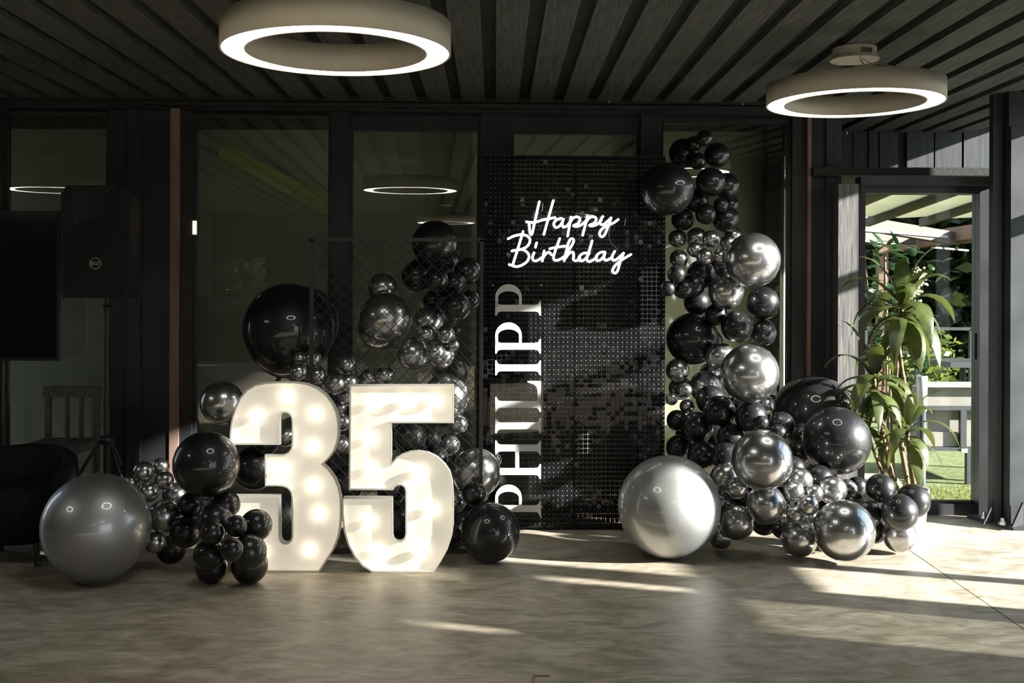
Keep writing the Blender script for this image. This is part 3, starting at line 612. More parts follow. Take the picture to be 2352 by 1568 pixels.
# cluster, pixel x, pixel y, pixel radius, finish, depth: measured on the photograph, turned into points in the room below
BALLS = [
    ('R',1617.5,317.3,19,'B',7.051), ('R',1594,330,18,'B',7.137), ('R',1570.6,351.7,34,'B',7.271), ('R',1646,356.5,29,'B',7.136), ('R',1602,370,20,'B',7.11), ('R',1533,434.5,61,'B',6.816),
    ('R',1632,418,34,'B',7.036), ('R',1668,428,31,'B',7.165), ('R',1656,470,17,'B',7.026), ('R',1621,492,24,'B',7.029), ('R',1568,504,26,'B',7.195), ('R',1667,503,31,'B',7.116),
    ('R',1677,470,20,'B',7.245), ('R',1556,548,21,'S',7.241), ('R',1600,546,24,'S',7.188), ('R',1633,549,20.5,'S',7.01), ('R',1596,573,18,'S',7.013), ('R',1620,589,20,'S',6.936),
    ('R',1653,589,17,'S',6.988), ('R',1674,559,20,'S',7.156), ('R',1682,541,20,'S',7.244), ('R',1728.7,597,63.5,'S',6.867), ('R',1559,594,21,'S',7.242), ('R',1554,630,21,'B',6.864),
    ('R',1610,630,33,'B',7.158), ('R',1533,663,18,'B',6.867), ('R',1569,663,23,'B',6.923), ('R',1667,670,41,'S',7.023), ('R',1752,696,38,'B',7.1), ('R',1693,750,37,'B',7.015),
    ('R',1753,764,30,'B',7.1), ('R',1590,778,60,'B',7.249), ('R',1600,694,30,'B',7.332), ('R',1645,722,26,'B',7.128), ('R',1655,820,34,'S',7.058), ('R',1722,858,67.5,'S',6.706),
    ('R',1556,850,27,'S',7.156), ('R',1632,858,26,'S',7.419), ('R',1620,888,37,'S',7.268), ('R',1563,891,27,'S',7.378), ('R',1574,896,16,'S',7.05), ('R',1543,916,14.5,'S',7.05),
    ('R',1578,933,17,'S',7.169), ('R',1652,945,37,'B',6.905), ('R',1600,983,38,'B',7.013), ('R',1761,931,21,'S',7.179), ('R',1725,957,37,'B',6.766), ('R',1749,970,16.5,'B',6.631),
    ('R',1795,976,31,'B',6.825), ('R',1787,993,19,'B',6.707), ('R',1678,1003,32,'B',6.818), ('R',1555,965,24,'B',7.142), ('R',1869,958,97,'B',7.35), ('R',1921,1012,78,'B',6.719),
    ('R',1751,1056,69.5,'S',6.239), ('R',1842,1000,30,'B',7.041), ('R',1835,1042,32,'B',6.923), ('R',1664,1097,33,'S',6.483), ('R',1693,1120,25,'S',6.335), ('R',1836,1104,31,'S',6.44),
    ('R',1823,1128,24,'S',6.325), ('R',1870,1133,21,'S',6.336), ('R',1912,1125,33,'S',6.418), ('R',1945,1124,24,'S',6.664), ('R',1537,1163,117,'H',6.308), ('R',1759,1158,45,'S',6.324),
    ('R',1692,1200,40,'S',6.415), ('R',1655,1232,28,'S',6.527), ('R',1754,1199,30,'B',6.683), ('R',1856,1160,24,'S',6.196), ('R',1827,1181,21,'S',6.267), ('R',1836,1236,42,'S',6.329),
    ('R',1939,1218,70,'S',6.167), ('R',1797,1211,26,'B',6.563), ('R',1862,1190,20,'S',6.41), ('R',1988,1180,36,'B',6.414), ('R',1968,1117,23,'B',6.749), ('R',2022.5,1122,34,'B',6.5),
    ('R',2097,1150,39,'B',6.5), ('R',2066,1176,42,'B',6.304), ('R',2065.5,1229,38.5,'S',6.434), ('R',2008,1218,30,'B',6.579), ('R',1560,1028,30,'B',7.1), ('R',1612,1046,34,'B',6.896),
    ('R',1668,1050,34,'B',6.617), ('R',1820,1076,30,'B',6.585), ('R',1642,1000,40,'B',7.156), ('R',1700,1075,42,'B',6.755), ('R',1648,1150,38,'B',6.774), ('R',1712,1138,36,'B',6.84),
    ('R',1790,1062,40,'B',6.765), ('R',1632,918,34,'B',7.086), ('R',1585,1000,34,'B',7.314), ('R',1700,925,30,'B',7.171), ('R',1880,1100,34,'B',6.581), ('R',1790,1150,34,'B',6.733),
    ('R',1592,655,27,'B',7.028), ('R',1660,610,30,'B',7.226), ('R',1630,785,30,'B',7.45), ('R',1600,460,28,'B',7.198), ('R',1960,1150,24,'B',6.553), ('M',999,559,53,'B',6.723),
    ('M',958,633,36,'B',6.795), ('M',1003,642,28,'B',6.536), ('M',1045,648,25,'B',6.621), ('M',1074,622,31,'B',6.727), ('M',1047,704,34,'B',6.539), ('M',1020,690,27,'B',6.672),
    ('M',1081,688,22,'B',6.729), ('M',879,660,33,'S',6.747), ('M',885,729,58,'S',6.595), ('M',874,752,52,'S',6.873), ('M',985,738,35,'S',6.711), ('M',980,765,19,'S',6.52),
    ('M',1024,767,20.5,'S',6.52), ('M',950,811,38,'S',6.626), ('M',1001,808,22,'S',6.553), ('M',1013,816,31,'S',6.707), ('M',1042,792,13,'S',6.652), ('M',997,690,26,'B',6.808),
    ('M',1028,603,29,'B',6.898), ('M',664,755,105,'B',6.76), ('M',694,741,85,'B',7.281), ('M',718,822,20,'S',6.497), ('M',687,853,20.5,'S',6.454), ('M',728,861,21.5,'S',6.485),
    ('M',689,822,15,'S',6.522), ('M',794,836,24,'S',6.661), ('M',770,881,25.5,'S',6.508), ('M',801,877,22,'S',6.606), ('M',848,867,21,'S',6.712), ('M',884,861,21,'S',6.668),
    ('M',797,912,21,'S',6.66), ('M',745,883,15,'S',6.579), ('M',785,1021,23,'S',6.489), ('M',787,970,20,'S',6.711), ('M',752,1000,30,'S',6.567), ('M',756,950,26,'S',6.639),
    ('M',779,935,17,'S',6.738), ('M',657,1002,24,'S',6.661), ('M',941,1004,39,'B',6.531), ('M',990,1007,23,'B',6.625), ('M',1000,1052,31,'B',6.677), ('M',1032,1021,26,'S',6.783),
    ('M',1053,974,22,'S',6.627), ('M',1025,912,54,'S',6.73), ('M',1093,1085,57,'S',6.603), ('M',1137,1056,15,'S',6.742), ('M',1089,1134,28,'B',6.328), ('M',1107,1138,15,'S',6.422),
    ('M',1126.5,1222,68,'B',6.204), ('M',1046,1149,27,'S',6.499), ('M',1043,1220,38,'B',6.528), ('M',960,1050,30,'B',6.79), ('M',905,1010,28,'B',6.785), ('M',510,925,50,'S',6.278),
    ('M',575,957,40,'B',6.434), ('M',612,1008,36,'B',6.537), ('M',585,1075,50,'B',6.621), ('M',645,1185,52,'B',6.632), ('M',905,1200,48,'B',6.573), ('M',800,1110,40,'B',6.688),
    ('M',900,1120,38,'B',6.695), ('L',221.5,1209,122,'H',5.735), ('L',474,1066,76,'B',5.757), ('L',330,1083,24,'S',5.973), ('L',369,1071,20,'S',6.086), ('L',377,1103,22,'S',6.022),
    ('L',342,1129,24,'S',5.951), ('L',301,1107,17,'S',5.991), ('L',402,1137,29,'S',6.089), ('L',378,1185,38,'S',5.96), ('L',437,1160,29,'B',5.941), ('L',516,1160,36,'B',5.847),
    ('L',493,1196,41,'B',5.684), ('L',426,1222,36,'B',5.863), ('L',487,1223,28,'B',5.538), ('L',543,1208,25,'B',5.565), ('L',588,1206,37,'B',5.714), ('L',533,1262,27,'B',5.444),
    ('L',571,1268,42,'B',5.576), ('L',480,1274,36,'B',5.602), ('L',486,1303,37,'B',5.731), ('L',573,1298,42.5,'B',5.727), ('L',357,1245,25,'S',5.957), ('L',393,1262,33,'B',6.063),
]
# ------------------------------------------------------------------ balloons
def balloon_mesh(name, material, n=36, k=24, neck=True):
    prof = []
    for i in range(k+1):
        a = math.pi*i/k; r, z = math.sin(a), math.cos(a)
        if z < -0.55 and neck: z -= 0.09*((-z-0.55)/0.45)**2; 
        prof.append((max(r, 0.0), z))
    prof[-1] = (0.0, prof[-1][1])
    return MB().lathe(prof, n).mesh(name, material)
BM = {'S': balloon_mesh('balloon', M['silver']), 'H': balloon_mesh('balloon', M['silver_big'], 64, 40), 'B': balloon_mesh('balloon', M['black'])}
KM = {'S': M['silver'], 'H': M['silver_big'], 'B': M['black']}
def knot_mesh(material): return MB().lathe([(0,-1.06),(0.05,-1.08),(0.06,-1.11),(0.03,-1.12),(0.085,-1.17),(0.07,-1.18),(0,-1.14)], 12).mesh('knot', material)
KN = {c: knot_mesh(KM[c]) for c in KM}
ORD = ['topmost','second','third','fourth','fifth','sixth','seventh','eighth','ninth','tenth','eleventh','twelfth','thirteenth','fourteenth','fifteenth','sixteenth','seventeenth','eighteenth','nineteenth','twentieth','twenty-first','twenty-second','twenty-third','twenty-fourth','twenty-fifth','twenty-sixth','twenty-seventh','twenty-eighth','twenty-ninth','thirtieth','thirty-first','thirty-second','thirty-third','thirty-fourth']
WHERE = {'R': 'the right garland', 'M': 'the garland behind the numbers', 'L': 'the left floor cluster'}
GROUP = {'R': 'balloons of the garland right of the sequin wall', 'M': 'balloons of the garland behind the number 35', 'L': 'balloons of the cluster left of the number 3'}
SPECIAL = {(1533,434.5): 'large glossy black balloon at the upper right corner of the sequin wall',
 (1728.7,597): 'large chrome balloon, topmost of the three big ones on the right garland', (1722,858): 'large chrome balloon, middle of the three big ones on the right garland',
 (1751,1056): 'large chrome balloon just right above the huge satin silver balloon', (1590,778): 'large glossy black balloon halfway down the right edge of the sequin wall',
 (1869,958): 'huge dark balloon at the far right back, partly behind another black one', (1921,1012): 'big glossy black balloon touching the leaves of the potted plant',
 (1537,1163): 'huge satin silver balloon on the floor right of the sequin wall', (1939,1218): 'chrome balloon resting on the sunny floor at the far right front',
 (999,559): 'black balloon sticking up above the top bar of the mesh screen', (885,729): 'big chrome balloon seen through the mesh screen with black ones right of it',
 (874,752): 'chrome balloon mostly hidden behind the big one inside the mesh screen', (664,755): 'huge black balloon left of the mesh screen above the number 3',
 (698,757): 'huge black balloon half hidden behind the mesh screen frame', (1025,912): 'chrome balloon peeking out right of the top bar of the number 5',
 (1093,1085): 'large chrome balloon half behind the lower right edge of the mesh screen', (1126.5,1222): 'large black balloon on the floor right of the number 5',
 (510,925): 'dark reflecting chrome balloon left of the top of the number 3', (221.5,1209): 'huge satin silver balloon on the floor at the far left',
 (474,1066): 'big glossy black balloon left of the middle of the number 3', (585,1075): 'black balloon behind the middle gap of the number 3',
 (645,1185): 'black balloon behind the lower slot of the number 3'}
def size_word(r): return 'tiny' if r < 19 else 'small' if r < 26 else 'medium' if r < 36 else 'fairly large' if r < 55 else 'big'
cls = {}
for b_ in BALLS:
    if (b_[1], b_[2]) not in SPECIAL: cls.setdefault((b_[0], b_[4], size_word(b_[3])), []).append(b_)
lab = {}
for (c, kd, szw), L in cls.items():
    L.sort(key=lambda q: q[2])
    fin = {'S': 'chrome', 'B': 'glossy black', 'H': 'satin silver'}[kd]
    for i, q in enumerate(L):
        od = 'topmost' if i == 0 else 'lowest' if i == len(L)-1 else ORD[i] + ' highest'
        lab[(q[1], q[2])] = '%s %s balloon, %s of its kind in %s' % (szw, fin, od, WHERE[c]) if len(L) > 1 else '%s %s balloon, the only such one in %s' % (szw, fin, WHERE[c])
rb = random.Random(5)
for c, px, py, r, kd, Y in BALLS:
    p = P(px, py, Y); R = r*Y/F_PX
    o = bpy.data.objects.new('balloon', BM[kd]); COL.objects.link(o)
    ax = Vector((rb.uniform(-.5,.5), 1.0, rb.uniform(-.6,.3))).normalized()                    # tails point back into the cluster
    if (px, py) == (664, 755): ax = Vector((-0.2, 0.0, -1)).normalized()
    if (px, py) == (221.5, 1209): ax = Vector((-0.08, 0.1, -1)).normalized()
    o.rotation_mode = 'QUATERNION'; o.rotation_quaternion = ax.to_track_quat('-Z', 'Y'); o.location = p; o.scale = (R, R, R)
    tag(o, SPECIAL.get((px, py)) or lab[(px, py)], 'balloon', GROUP[c])
    if r > 50:
        kn = bpy.data.objects.new('knot', KN[kd]); COL.objects.link(kn); kn.parent = o
    if (px, py) == (221.5, 1209):
        wgt = MB().lathe([(0,0.0),(0.022,0.0),(0.024,0.03),(0.015,0.036),(0,0.036)], 16, P(194, 1334, 5.80) * 1).obj('weight', M['black_metal'])
        wgt.location.z = -P(194, 1334, 5.80).z + 0.0; attach(wgt, o)
# ------------------------------------------------------------------ left side: speaker, television, chairs
SY = 6.75
def at(px, py, Y): return P(px, py, Y)
spk = empty('loudspeaker', tuple(at(219, 683, SY))); tag(spk, 'black upright loudspeaker with round silver badge on a tripod stand', 'loudspeaker')
a, b_ = at(139, 684, SY-0.17), at(300, 426, SY-0.17)
def cabinet(mb, inset_=0.0, y0=0.0, y1=0.34):
    x0, x1, z0, z1 = a.x+inset_, b_.x-inset_, a.z+inset_, b_.z-inset_
    c = 0.035; cm2 = (x0+x1)/2
    prof = [(x0+c*.4,z0),(x1-c*.4,z0),(x1,z0+c),(x1,z1-c*1.4),(x1-c,z1),(x0+c,z1),(x0,z1-c*1.4),(x0,z0+c)]
    n = len(prof); ya_, yb_ = SY-0.17+y0, SY-0.17+y1
    vs = [(x, ya_, z) for x, z in prof] + [(cm2+(x-cm2)*0.72, yb_, z) for x, z in prof]
    mb.add(vs, [tuple(range(n)), tuple(reversed(range(n, 2*n)))] + [((i+1) % n, i, n+i, n+(i+1) % n) for i in range(n)]); return mb
cabinet(MB()).obj('cabinet', M['speaker'], spk)
# woofer grille plate with rounded outline, horn opening above it
def plate(pts, y0, y1, name, m_, parent):
    n = len(pts); vs = [(p.x, y0, p.z) for p in pts] + [(p.x, y1, p.z) for p in pts]
    return MB().add(vs, [tuple(range(n)), tuple(reversed(range(n, 2*n)))] + [((i+1) % n, i, n+i, n+(i+1) % n) for i in range(n)]).obj(name, m_, parent)
YFc = SY-0.17
pts = [at(x, y, YFc) for x, y in ((150,540),(165,528),(190,521),(219,519),(248,521),(274,528),(290,540),(290,655),(280,672),(262,680),(176,680),(158,672),(150,655))]
plate(pts, YFc-0.012, YFc, 'grille', M['grille'], spk)
h0, h1, h2, h3 = at(168,428,YFc), at(274,428,YFc), at(270,520,YFc), at(170,520,YFc)
i0, i1, i2, i3 = at(200,446,YFc), at(240,446,YFc), at(240,500,YFc), at(200,500,YFc)
hm = MB(); vs = [(p.x, YFc-0.014, p.z) for p in (h0,h1,h2,h3)] + [(p.x, YFc-0.001, p.z) for p in (i0,i1,i2,i3)]
hm.add(vs, [(1,0,4,5),(2,1,5,6),(3,2,6,7),(0,3,7,4),(4,7,6,5)]); hm.obj('horn', M['speaker'], spk)
bc = at(219, 605, YFc-0.012); br = 13*SY/F_PX
bd = MB(); bd.v = []; 
ring_ = MB().lathe([(br*0.86,0),(br*0.86,0.003),(br,0.003),(br,0)], 28, closed=True); ring_.v = [(bc.x+v[0], bc.y-v[2], bc.z+v[1]) for v in ring_.v]
bg_ = ring_.obj('badge', M['badge'], spk)
u = 1.0*SY/F_PX
def strokes(mb, segs, ox):
    for (x0, y0), (x1, y1), wd in segs:
        p, q = Vector((bc.x+(ox+x0)*u, bc.y-0.002, bc.z+y0*u)), Vector((bc.x+(ox+x1)*u, bc.y-0.002, bc.z+y1*u)); mb.bar(p, q, wd*u, 0.002, (0,-1,0))
lt = MB()
strokes(lt, [((0,-4),(0,4),2.0),((-.8,3.5),(3.8,3.5),1.0),((3.8,3.8),(4.2,0.4),1.6),((0,0.4),(4,0.4),1.0),((2,0),(4.6,-4),1.8)], -9.0)
strokes(lt, [((0,3),(0,-3),2.2),((0,3.5),(4,3.5),1.1),((0,-3.5),(4,-3.5),1.1),((4.1,3.8),(4.1,1.6),1.2),((4.1,-3.8),(4.1,-1.6),1.2)], -2.0)
strokes(lt, [((0,-4),(0,4),2.0),((-.8,3.5),(4.2,3.5),1.0),((0,0.3),(3.2,0.3),1.0),((4.1,3.6),(4.1,2.2),1.0)], 5.0)
lt.obj('badge_lettering', M['badge'], bg_)
# stand
std = empty('speaker_stand', (at(245,684,SY).x, SY, 0)); tag(std, 'black tripod stand carrying the loudspeaker', 'stand')
hub = at(245, 1010, SY); top = at(245, 690, SY)
MB().lathe([(0.026,0),(0.026,0.03),(0.02,0.03),(0.02,-0.03)], 16, (hub.x, SY, top.z-0.055)).obj('collar', M['steel_dark'], std)
MB().tube([(hub.x, SY, 0.30), (hub.x, SY, hub.z+0.25)], 0.019, 14).obj('lower_tube', M['steel_dark'], std)
MB().tube([(hub.x, SY, hub.z+0.2), (hub.x, SY, top.z+0.01)], 0.0165, 14).obj('pole', M['steel_dark'], std)
MB().lathe([(0.02,0.03),(0.05,0.02),(0.05,-0.02),(0.02,-0.03)], 18, (hub.x, SY, hub.z)).obj('hub', M['black_metal'], std)
for k, ang in enumerate((200, 322, 82)):
    d = Vector((math.cos(math.radians(ang)), math.sin(math.radians(ang)), 0)); h_ = Vector((hub.x, SY, hub.z)); f_ = Vector((hub.x, SY, 0.012)) + d*0.38
    MB().tube([h_ + d*0.04, h_.lerp(f_, 0.5) + Vector((0,0,.03)), f_], 0.012, 8).obj('leg', M['black_metal'], std)
    MB().tube([Vector((hub.x, SY, 0.32)), h_.lerp(f_, 0.55)], 0.008, 8).obj('brace', M['steel'], std)
MB().tube(catmull([at(255,1017,SY-0.06), at(266,1035,SY-0.07), at(274,1052,SY-0.07), at(279,1068,SY-0.07)], 5), 0.0075, 8).obj('spring_handle', M['steel'], std)
# television
TY = 7.35
tv = empty('television', tuple(at(20, 828, TY))); tag(tv, 'large black television at the left edge beside the loudspeaker', 'television')
x0, x1, z0, z1 = at(-140,684,TY).x, at(134,684,TY).x, at(0,828,TY).z, at(0,484,TY).z
MB().box((x0, TY, z0), (x1, TY+0.045, z1)).obj('casing', M['black_metal'], tv)
MB().box((x0+0.012, TY-0.002, z0+0.02), (x1-0.012, TY, z1-0.012)).obj('screen', M['screen'], tv)
tc_ = (x0+x1)/2
MB().tube([(tc_, TY+0.07, 0.03), (tc_, TY+0.07, (z0+z1)/2)], 0.03, 14).box((tc_-0.15, TY+0.045, (z0+z1)/2-0.12), (tc_+0.15, TY+0.07, (z0+z1)/2+0.12)).obj('stand_post', M['black_metal'], tv)
MB().box((tc_-0.32, TY-0.12, 0.0), (tc_+0.32, TY+0.2, 0.02)).obj('stand_base', M['black_metal'], tv)
# bar chair behind the stand
HY = 7.2
ch = empty('chair', (at(165,684,HY).x, HY, 0)); tag(ch, 'dark slat-backed chair in the shade behind the speaker stand', 'chair')
cx_ = [at(x,684,HY).x for x in (112, 156, 188, 224)]; zt_, zs_ = at(0,903,HY).z, at(0,1012,HY).z
for i, x in enumerate((cx_[0], cx_[3])):
    MB().bar((x, HY, 0), (x, HY, zt_), 0.035, 0.035).obj('leg', M['wood_dark'], ch)
    MB().bar((x, HY-0.42, 0), (x, HY-0.42, zs_-0.02), 0.035, 0.035).obj('leg', M['wood_dark'], ch)
for x in cx_[1:3]: MB().bar((x, HY, zs_), (x, HY, zt_), 0.028, 0.02).obj('back_slat', M['wood_dark'], ch)
MB().box((cx_[0]-0.03, HY-0.015, zt_-0.02), (cx_[3]+0.03, HY+0.015, zt_+0.05)).obj('top_rail', M['wood_dark'], ch)
MB().box((cx_[0]-0.02, HY-0.45, zs_-0.03), (cx_[3]+0.02, HY+0.02, zs_+0.02)).obj('seat', M['wood_dark'], ch)
for y in (HY, HY-0.42): MB().bar((cx_[0], y, zs_*0.45), (cx_[3], y, zs_*0.45), 0.02, 0.025).obj('stretcher', M['wood_dark'], ch)
# tub armchair
AY = 6.25
ac = at(45, 684, AY).x
arm = empty('armchair', (ac, AY, 0)); tag(arm, 'rounded black tub armchair in deep shade at the left edge', 'armchair')
ro = 130*AY/F_PX; zb_ = at(0,1032,AY).z
tb = MB(); N_ = 22; sec = []
for k in range(N_+1):
    an = math.radians(-35 + 250*k/N_); hh_ = zb_ - 0.16*abs((k/N_-0.5)*2)**2.5
    c_, s_ = math.cos(an), math.sin(an)
    sec.append([(ac+c_*r_, AY+s_*r_*0.95, z_) for r_, z_ in ((ro-0.09, 0.10), (ro, 0.10), (ro+0.012, hh_*0.5), (ro-0.005, hh_-0.03), (ro-0.045, hh_), (ro-0.085, hh_-0.03))])
vs = [p for s_ in sec for p in s_]
tb.add(vs, [(i*6+j, i*6+(j+1) % 6, (i+1)*6+(j+1) % 6, (i+1)*6+j) for i in range(N_) for j in range(6)], True).add(sec[0], [(5,4,3,2,1,0)]).add(sec[-1], [(0,1,2,3,4,5)])
tb.obj('backrest', M['fabric_black'], arm)
MB().lathe([(0,0.12),(ro-0.09,0.12),(ro-0.088,0.36),(ro-0.11,0.40),(0,0.42)], 28, (ac, AY, 0)).obj('seat_cushion', M['fabric_black'], arm)
for k in range(4):
    an = math.pi/4 + k*math.pi/2; MB().tube([(ac+math.cos(an)*(ro-0.06), AY+math.sin(an)*(ro-0.06), 0), (ac+math.cos(an)*(ro-0.08), AY+math.sin(an)*(ro-0.08), 0.12)], 0.018, 8).obj('leg', M['black_metal'], arm)
# amber lamp reflection at the window edge, put in as a small glowing box
wp = W(447.5, 522, 0.035); wlm = empty('amber_reflection', tuple(MW @ Vector((wp.x, -0.035, wp.z)))); tag(wlm, 'small amber lamp reflection on the left window, made as a glowing strip', 'reflection glow')
o = MB().box((wp.x-0.022, -0.03, wp.z-0.062), (wp.x+0.018, 0.0, wp.z+0.058)).obj('housing', M['black_metal']); o.matrix_basis = MW; attach(o, wlm)
o = MB().box((wp.x-0.013, -0.045, wp.z-0.048), (wp.x+0.011, -0.03, wp.z+0.044)).obj('diffuser', M['amber']); o.matrix_basis = MW; attach(o, wlm)
# bent straw on the floor
def fl(px, py): 
    q = P(px, py, HC*F_PX/(py-CY)); q.z = 0.003; return q
tw = MB().tube(catmull([fl(1226,1567), fl(1223,1560), fl(1229,1556), fl(1225,1553), fl(1232,1552), fl(1262,1552)], 5), 0.003, 6).obj('straw', M['twig']); tag(tw, 'short bent brown straw lying on the concrete near the viewer', 'straw')

# ------------------------------------------------------------------ potted dracaena
rp = random.Random(21)
def strap_leaf(mb, base, az, el, L, wd, droop, twist=0.0, n=9):
    d = Vector((math.cos(az)*math.cos(el), math.sin(az)*math.cos(el), math.sin(el))); p = Vector(base); side = Vector((-math.sin(az), math.cos(az), 0))
    vs = []
    for i in range(n+1):
        t_ = i/n; wv = wd*(0.35+0.65*min(1, t_*4))*(1-max(0, (t_-0.35)/0.65)**1.8)+0.001
        nrm = side.cross(d).normalized(); s_ = (side*math.cos(twist*t_) + nrm*math.sin(twist*t_))
        wave = 0.006*math.sin(t_*11+az*3)
        vs += [p - s_*wv, p + nrm*(-0.22*wv+wave*.3), p + s_*wv]
        d = (d + Vector((0,0,-1))*droop/n*(0.4+1.4*t_)).normalized(); p = p + d*(L/n)
    mb.add(vs, [f for i in range(n) for f in ((i*3, i*3+1, i*3+4, i*3+3), (i*3+1, i*3+2, i*3+5, i*3+4))], True)
PY = 7.05
pc = P(2070, 684, PY).x
plant = empty('potted_dracaena', (pc, PY, 0)); tag(plant, 'tall leafy dracaena in a pale round pot before the glass door', 'potted plant')
zr = P(0, 1112, PY).z; rp_ = 0.175
MB().lathe([(0,0),(rp_*0.80,0),(rp_*0.84,0.02),(rp_,zr-0.01),(rp_,zr),(rp_-0.012,zr),(rp_-0.02,zr-0.03),(0,zr-0.03)], 40, (pc, PY, 0)).obj('pot', M['pot'], plant)
MB().lathe([(rp_-0.018,zr-0.028),(rp_*0.5,zr-0.020),(0,zr-0.016)], 30, (pc, PY, 0)).obj('soil', M['soil'], plant)
def cane(pts, r0, r1):
    c_ = catmull(pts, 6); n = len(c_); return MB().tube(c_, r0, 9, True, [ (r0+(r1-r0)*i/(n-1))*(1+0.14*((i*7) % 3-1)) for i in range(n)]).obj('cane', M['cane'], plant)
crowns = []
def stalk(pxs, Y, r0=0.017, r1=0.011, nl=26, L=0.40, w_=0.036, dr=3.0):
    pts = [P(x, y, yy) for (x, y), yy in zip(pxs, Y)]; cane(pts, r0, r1); top_ = pts[-1]
    for k in range(nl):
        az = k*2.4 + rp.uniform(-.3,.3); t_ = k/nl; el = math.radians(72 - 88*t_ + rp.uniform(-10,10)); mb_ = MB()
        strap_leaf(mb_, top_ + Vector((math.cos(az)*0.01, math.sin(az)*0.01, 0.05 - 0.16*t_)), az, el, L*rp.uniform(.75,1.12), w_*rp.uniform(.75,1.1), dr*rp.uniform(.75,1.25)*(0.6+0.6*t_), rp.uniform(-.5,.5))
        mb_.obj('leaf', M['leaf'], plant)
stalk([(2085,1110),(2068,1000),(2078,900),(2066,800),(2072,705)], [7.05,7.03,7.06,7.04,7.05], nl=26, L=0.44, w_=0.054)
stalk([(2052,1110),(2030,1010),(2012,930),(2008,868)], [7.05,7.02,7.0,6.98], nl=20, L=0.38, w_=0.048)
stalk([(2100,1112),(2088,1040),(2084,985)], [7.0,6.96,6.93], nl=17, L=0.38, w_=0.042)
stalk([(2040,1115),(2028,1090),(1995,1000),(1992,950)], [7.08,7.10,7.12,7.13], 0.012, 0.008, nl=12, L=0.30, w_=0.026)
for k in range(7):
    mb_ = MB(); strap_leaf(mb_, (pc+rp.uniform(-.08,.08), PY+rp.uniform(-.08,.05), zr-0.03), rp.uniform(0,6.28), math.radians(rp.uniform(50,80)), rp.uniform(.12,.2), 0.018, 0.8); mb_.obj('leaf', M['leaf'], plant)
# ------------------------------------------------------------------ garden outside
ground = MB().box((-40, -40, -0.12), (60, 60, -0.07)).obj('ground', M['grass']); struct(ground, 'lawn outside the building')
terrace = MB().box((XR+0.12, -14, -0.07), (14, 7.4, -0.03)).obj('terrace_paving', M['paving']); struct(terrace)
rg = random.Random(3); gb = MB()
for k in range(15000):
    y = 7.75 + rg.random()**1.5*1.45; x0_, x1_ = 2.45*y/7.75, 3.45*y/7.75
    x = rg.uniform(x0_-0.1, x1_+0.2); h_ = rg.uniform(.010, .028); a_ = rg.uniform(0, 6.28); lx, ly = math.cos(a_)*0.004, math.sin(a_)*0.004; tx, ty = rg.uniform(-.02,.02), rg.uniform(-.02,.02)
    gb.add([(x-lx, y-ly, -0.072), (x+lx, y+ly, -0.072), (x+tx, y+ty, -0.072+h_)], [(0,1,2)])
go = gb.obj('grass_blades', M['blade']); tag(go, 'short sunlit grass blades on the lawn outside the glass door', 'grass'); go['kind'] = 'stuff'
def leaf_cloud(mb, c, rad, n, size, r_, flat=0.5, dens=0.6):
    for k in range(n):
        d = Vector((r_.gauss(0,1), r_.gauss(0,1), r_.gauss(0,1))).normalized()*(r_.random()**dens)
        p = Vector(c) + Vector((d.x*rad[0], d.y*rad[1], d.z*rad[2])); a_ = Vector((r_.gauss(0,1), r_.gauss(0,1), r_.gauss(0,.6))).normalized(); b2 = a_.orthogonal().normalized(); s_ = size*r_.uniform(.6,1.3)
        b2 = Matrix.Rotation(r_.uniform(0,6.28), 3, a_) @ b2
        mb.add([p - a_*s_, p + b2*s_*flat, p + a_*s_, p - b2*s_*flat], [(0,1,2,3)])
    return mb
def tree(c, h, rad, n, size, seed, label, mt='tree_leaf', trunk=True, name='tree', group=None):
    r_ = random.Random(seed); root = empty(name, (c[0], c[1], -0.07)); tag(root, label, 'shrub' if name == 'shrub' else 'tree', group)
    if trunk: MB().tube([(c[0], c[1], -0.07), (c[0]+r_.uniform(-.1,.1), c[1], h*0.5), (c[0]+r_.uniform(-.2,.2), c[1], h)], 0.1, 8, True, [0.11, 0.09, 0.05]).obj('trunk', M['cane'], root)
    leaf_cloud(MB(), (c[0], c[1], h), rad, n, size, r_).obj('foliage', M[mt], root); return root
# dark tree belt beyond the lawn, and trees in front of the openings behind the viewer
for i, (x, y, h, rx, rz, nm) in enumerate(((3.9,16.5,2.0,1.75,3.1,'dark tree seen at the left of the glass door'), (7.25,16.5,2.2,1.5,3.4,'dark tree in the middle distance behind the dining table'), (10.8,16.5,2.0,1.6,3.2,'dark tree at the right of the door view'),
        (5.6,19.6,3.0,2.0,4.2,'tall dark tree rising behind the nearer trees'), (9.8,19.6,3.0,2.0,4.2,'tall dark tree at the far right beyond the lawn'), (1.6,19.6,2.8,1.9,4.2,'tall dark tree mostly hidden by the door post'))):
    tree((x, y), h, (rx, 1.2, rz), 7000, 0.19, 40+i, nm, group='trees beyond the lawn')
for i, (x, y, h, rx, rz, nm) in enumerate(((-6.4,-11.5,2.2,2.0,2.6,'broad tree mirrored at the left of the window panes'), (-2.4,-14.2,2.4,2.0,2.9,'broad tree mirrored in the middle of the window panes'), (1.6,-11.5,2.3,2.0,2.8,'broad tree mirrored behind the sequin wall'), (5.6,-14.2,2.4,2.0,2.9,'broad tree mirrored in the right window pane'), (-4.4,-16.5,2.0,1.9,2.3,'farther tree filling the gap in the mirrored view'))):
    tree((x, y), h, (rx, 1.0, rz), 6500, 0.20, 60+i, nm, mt='tree_leaf', group='trees behind the viewer')
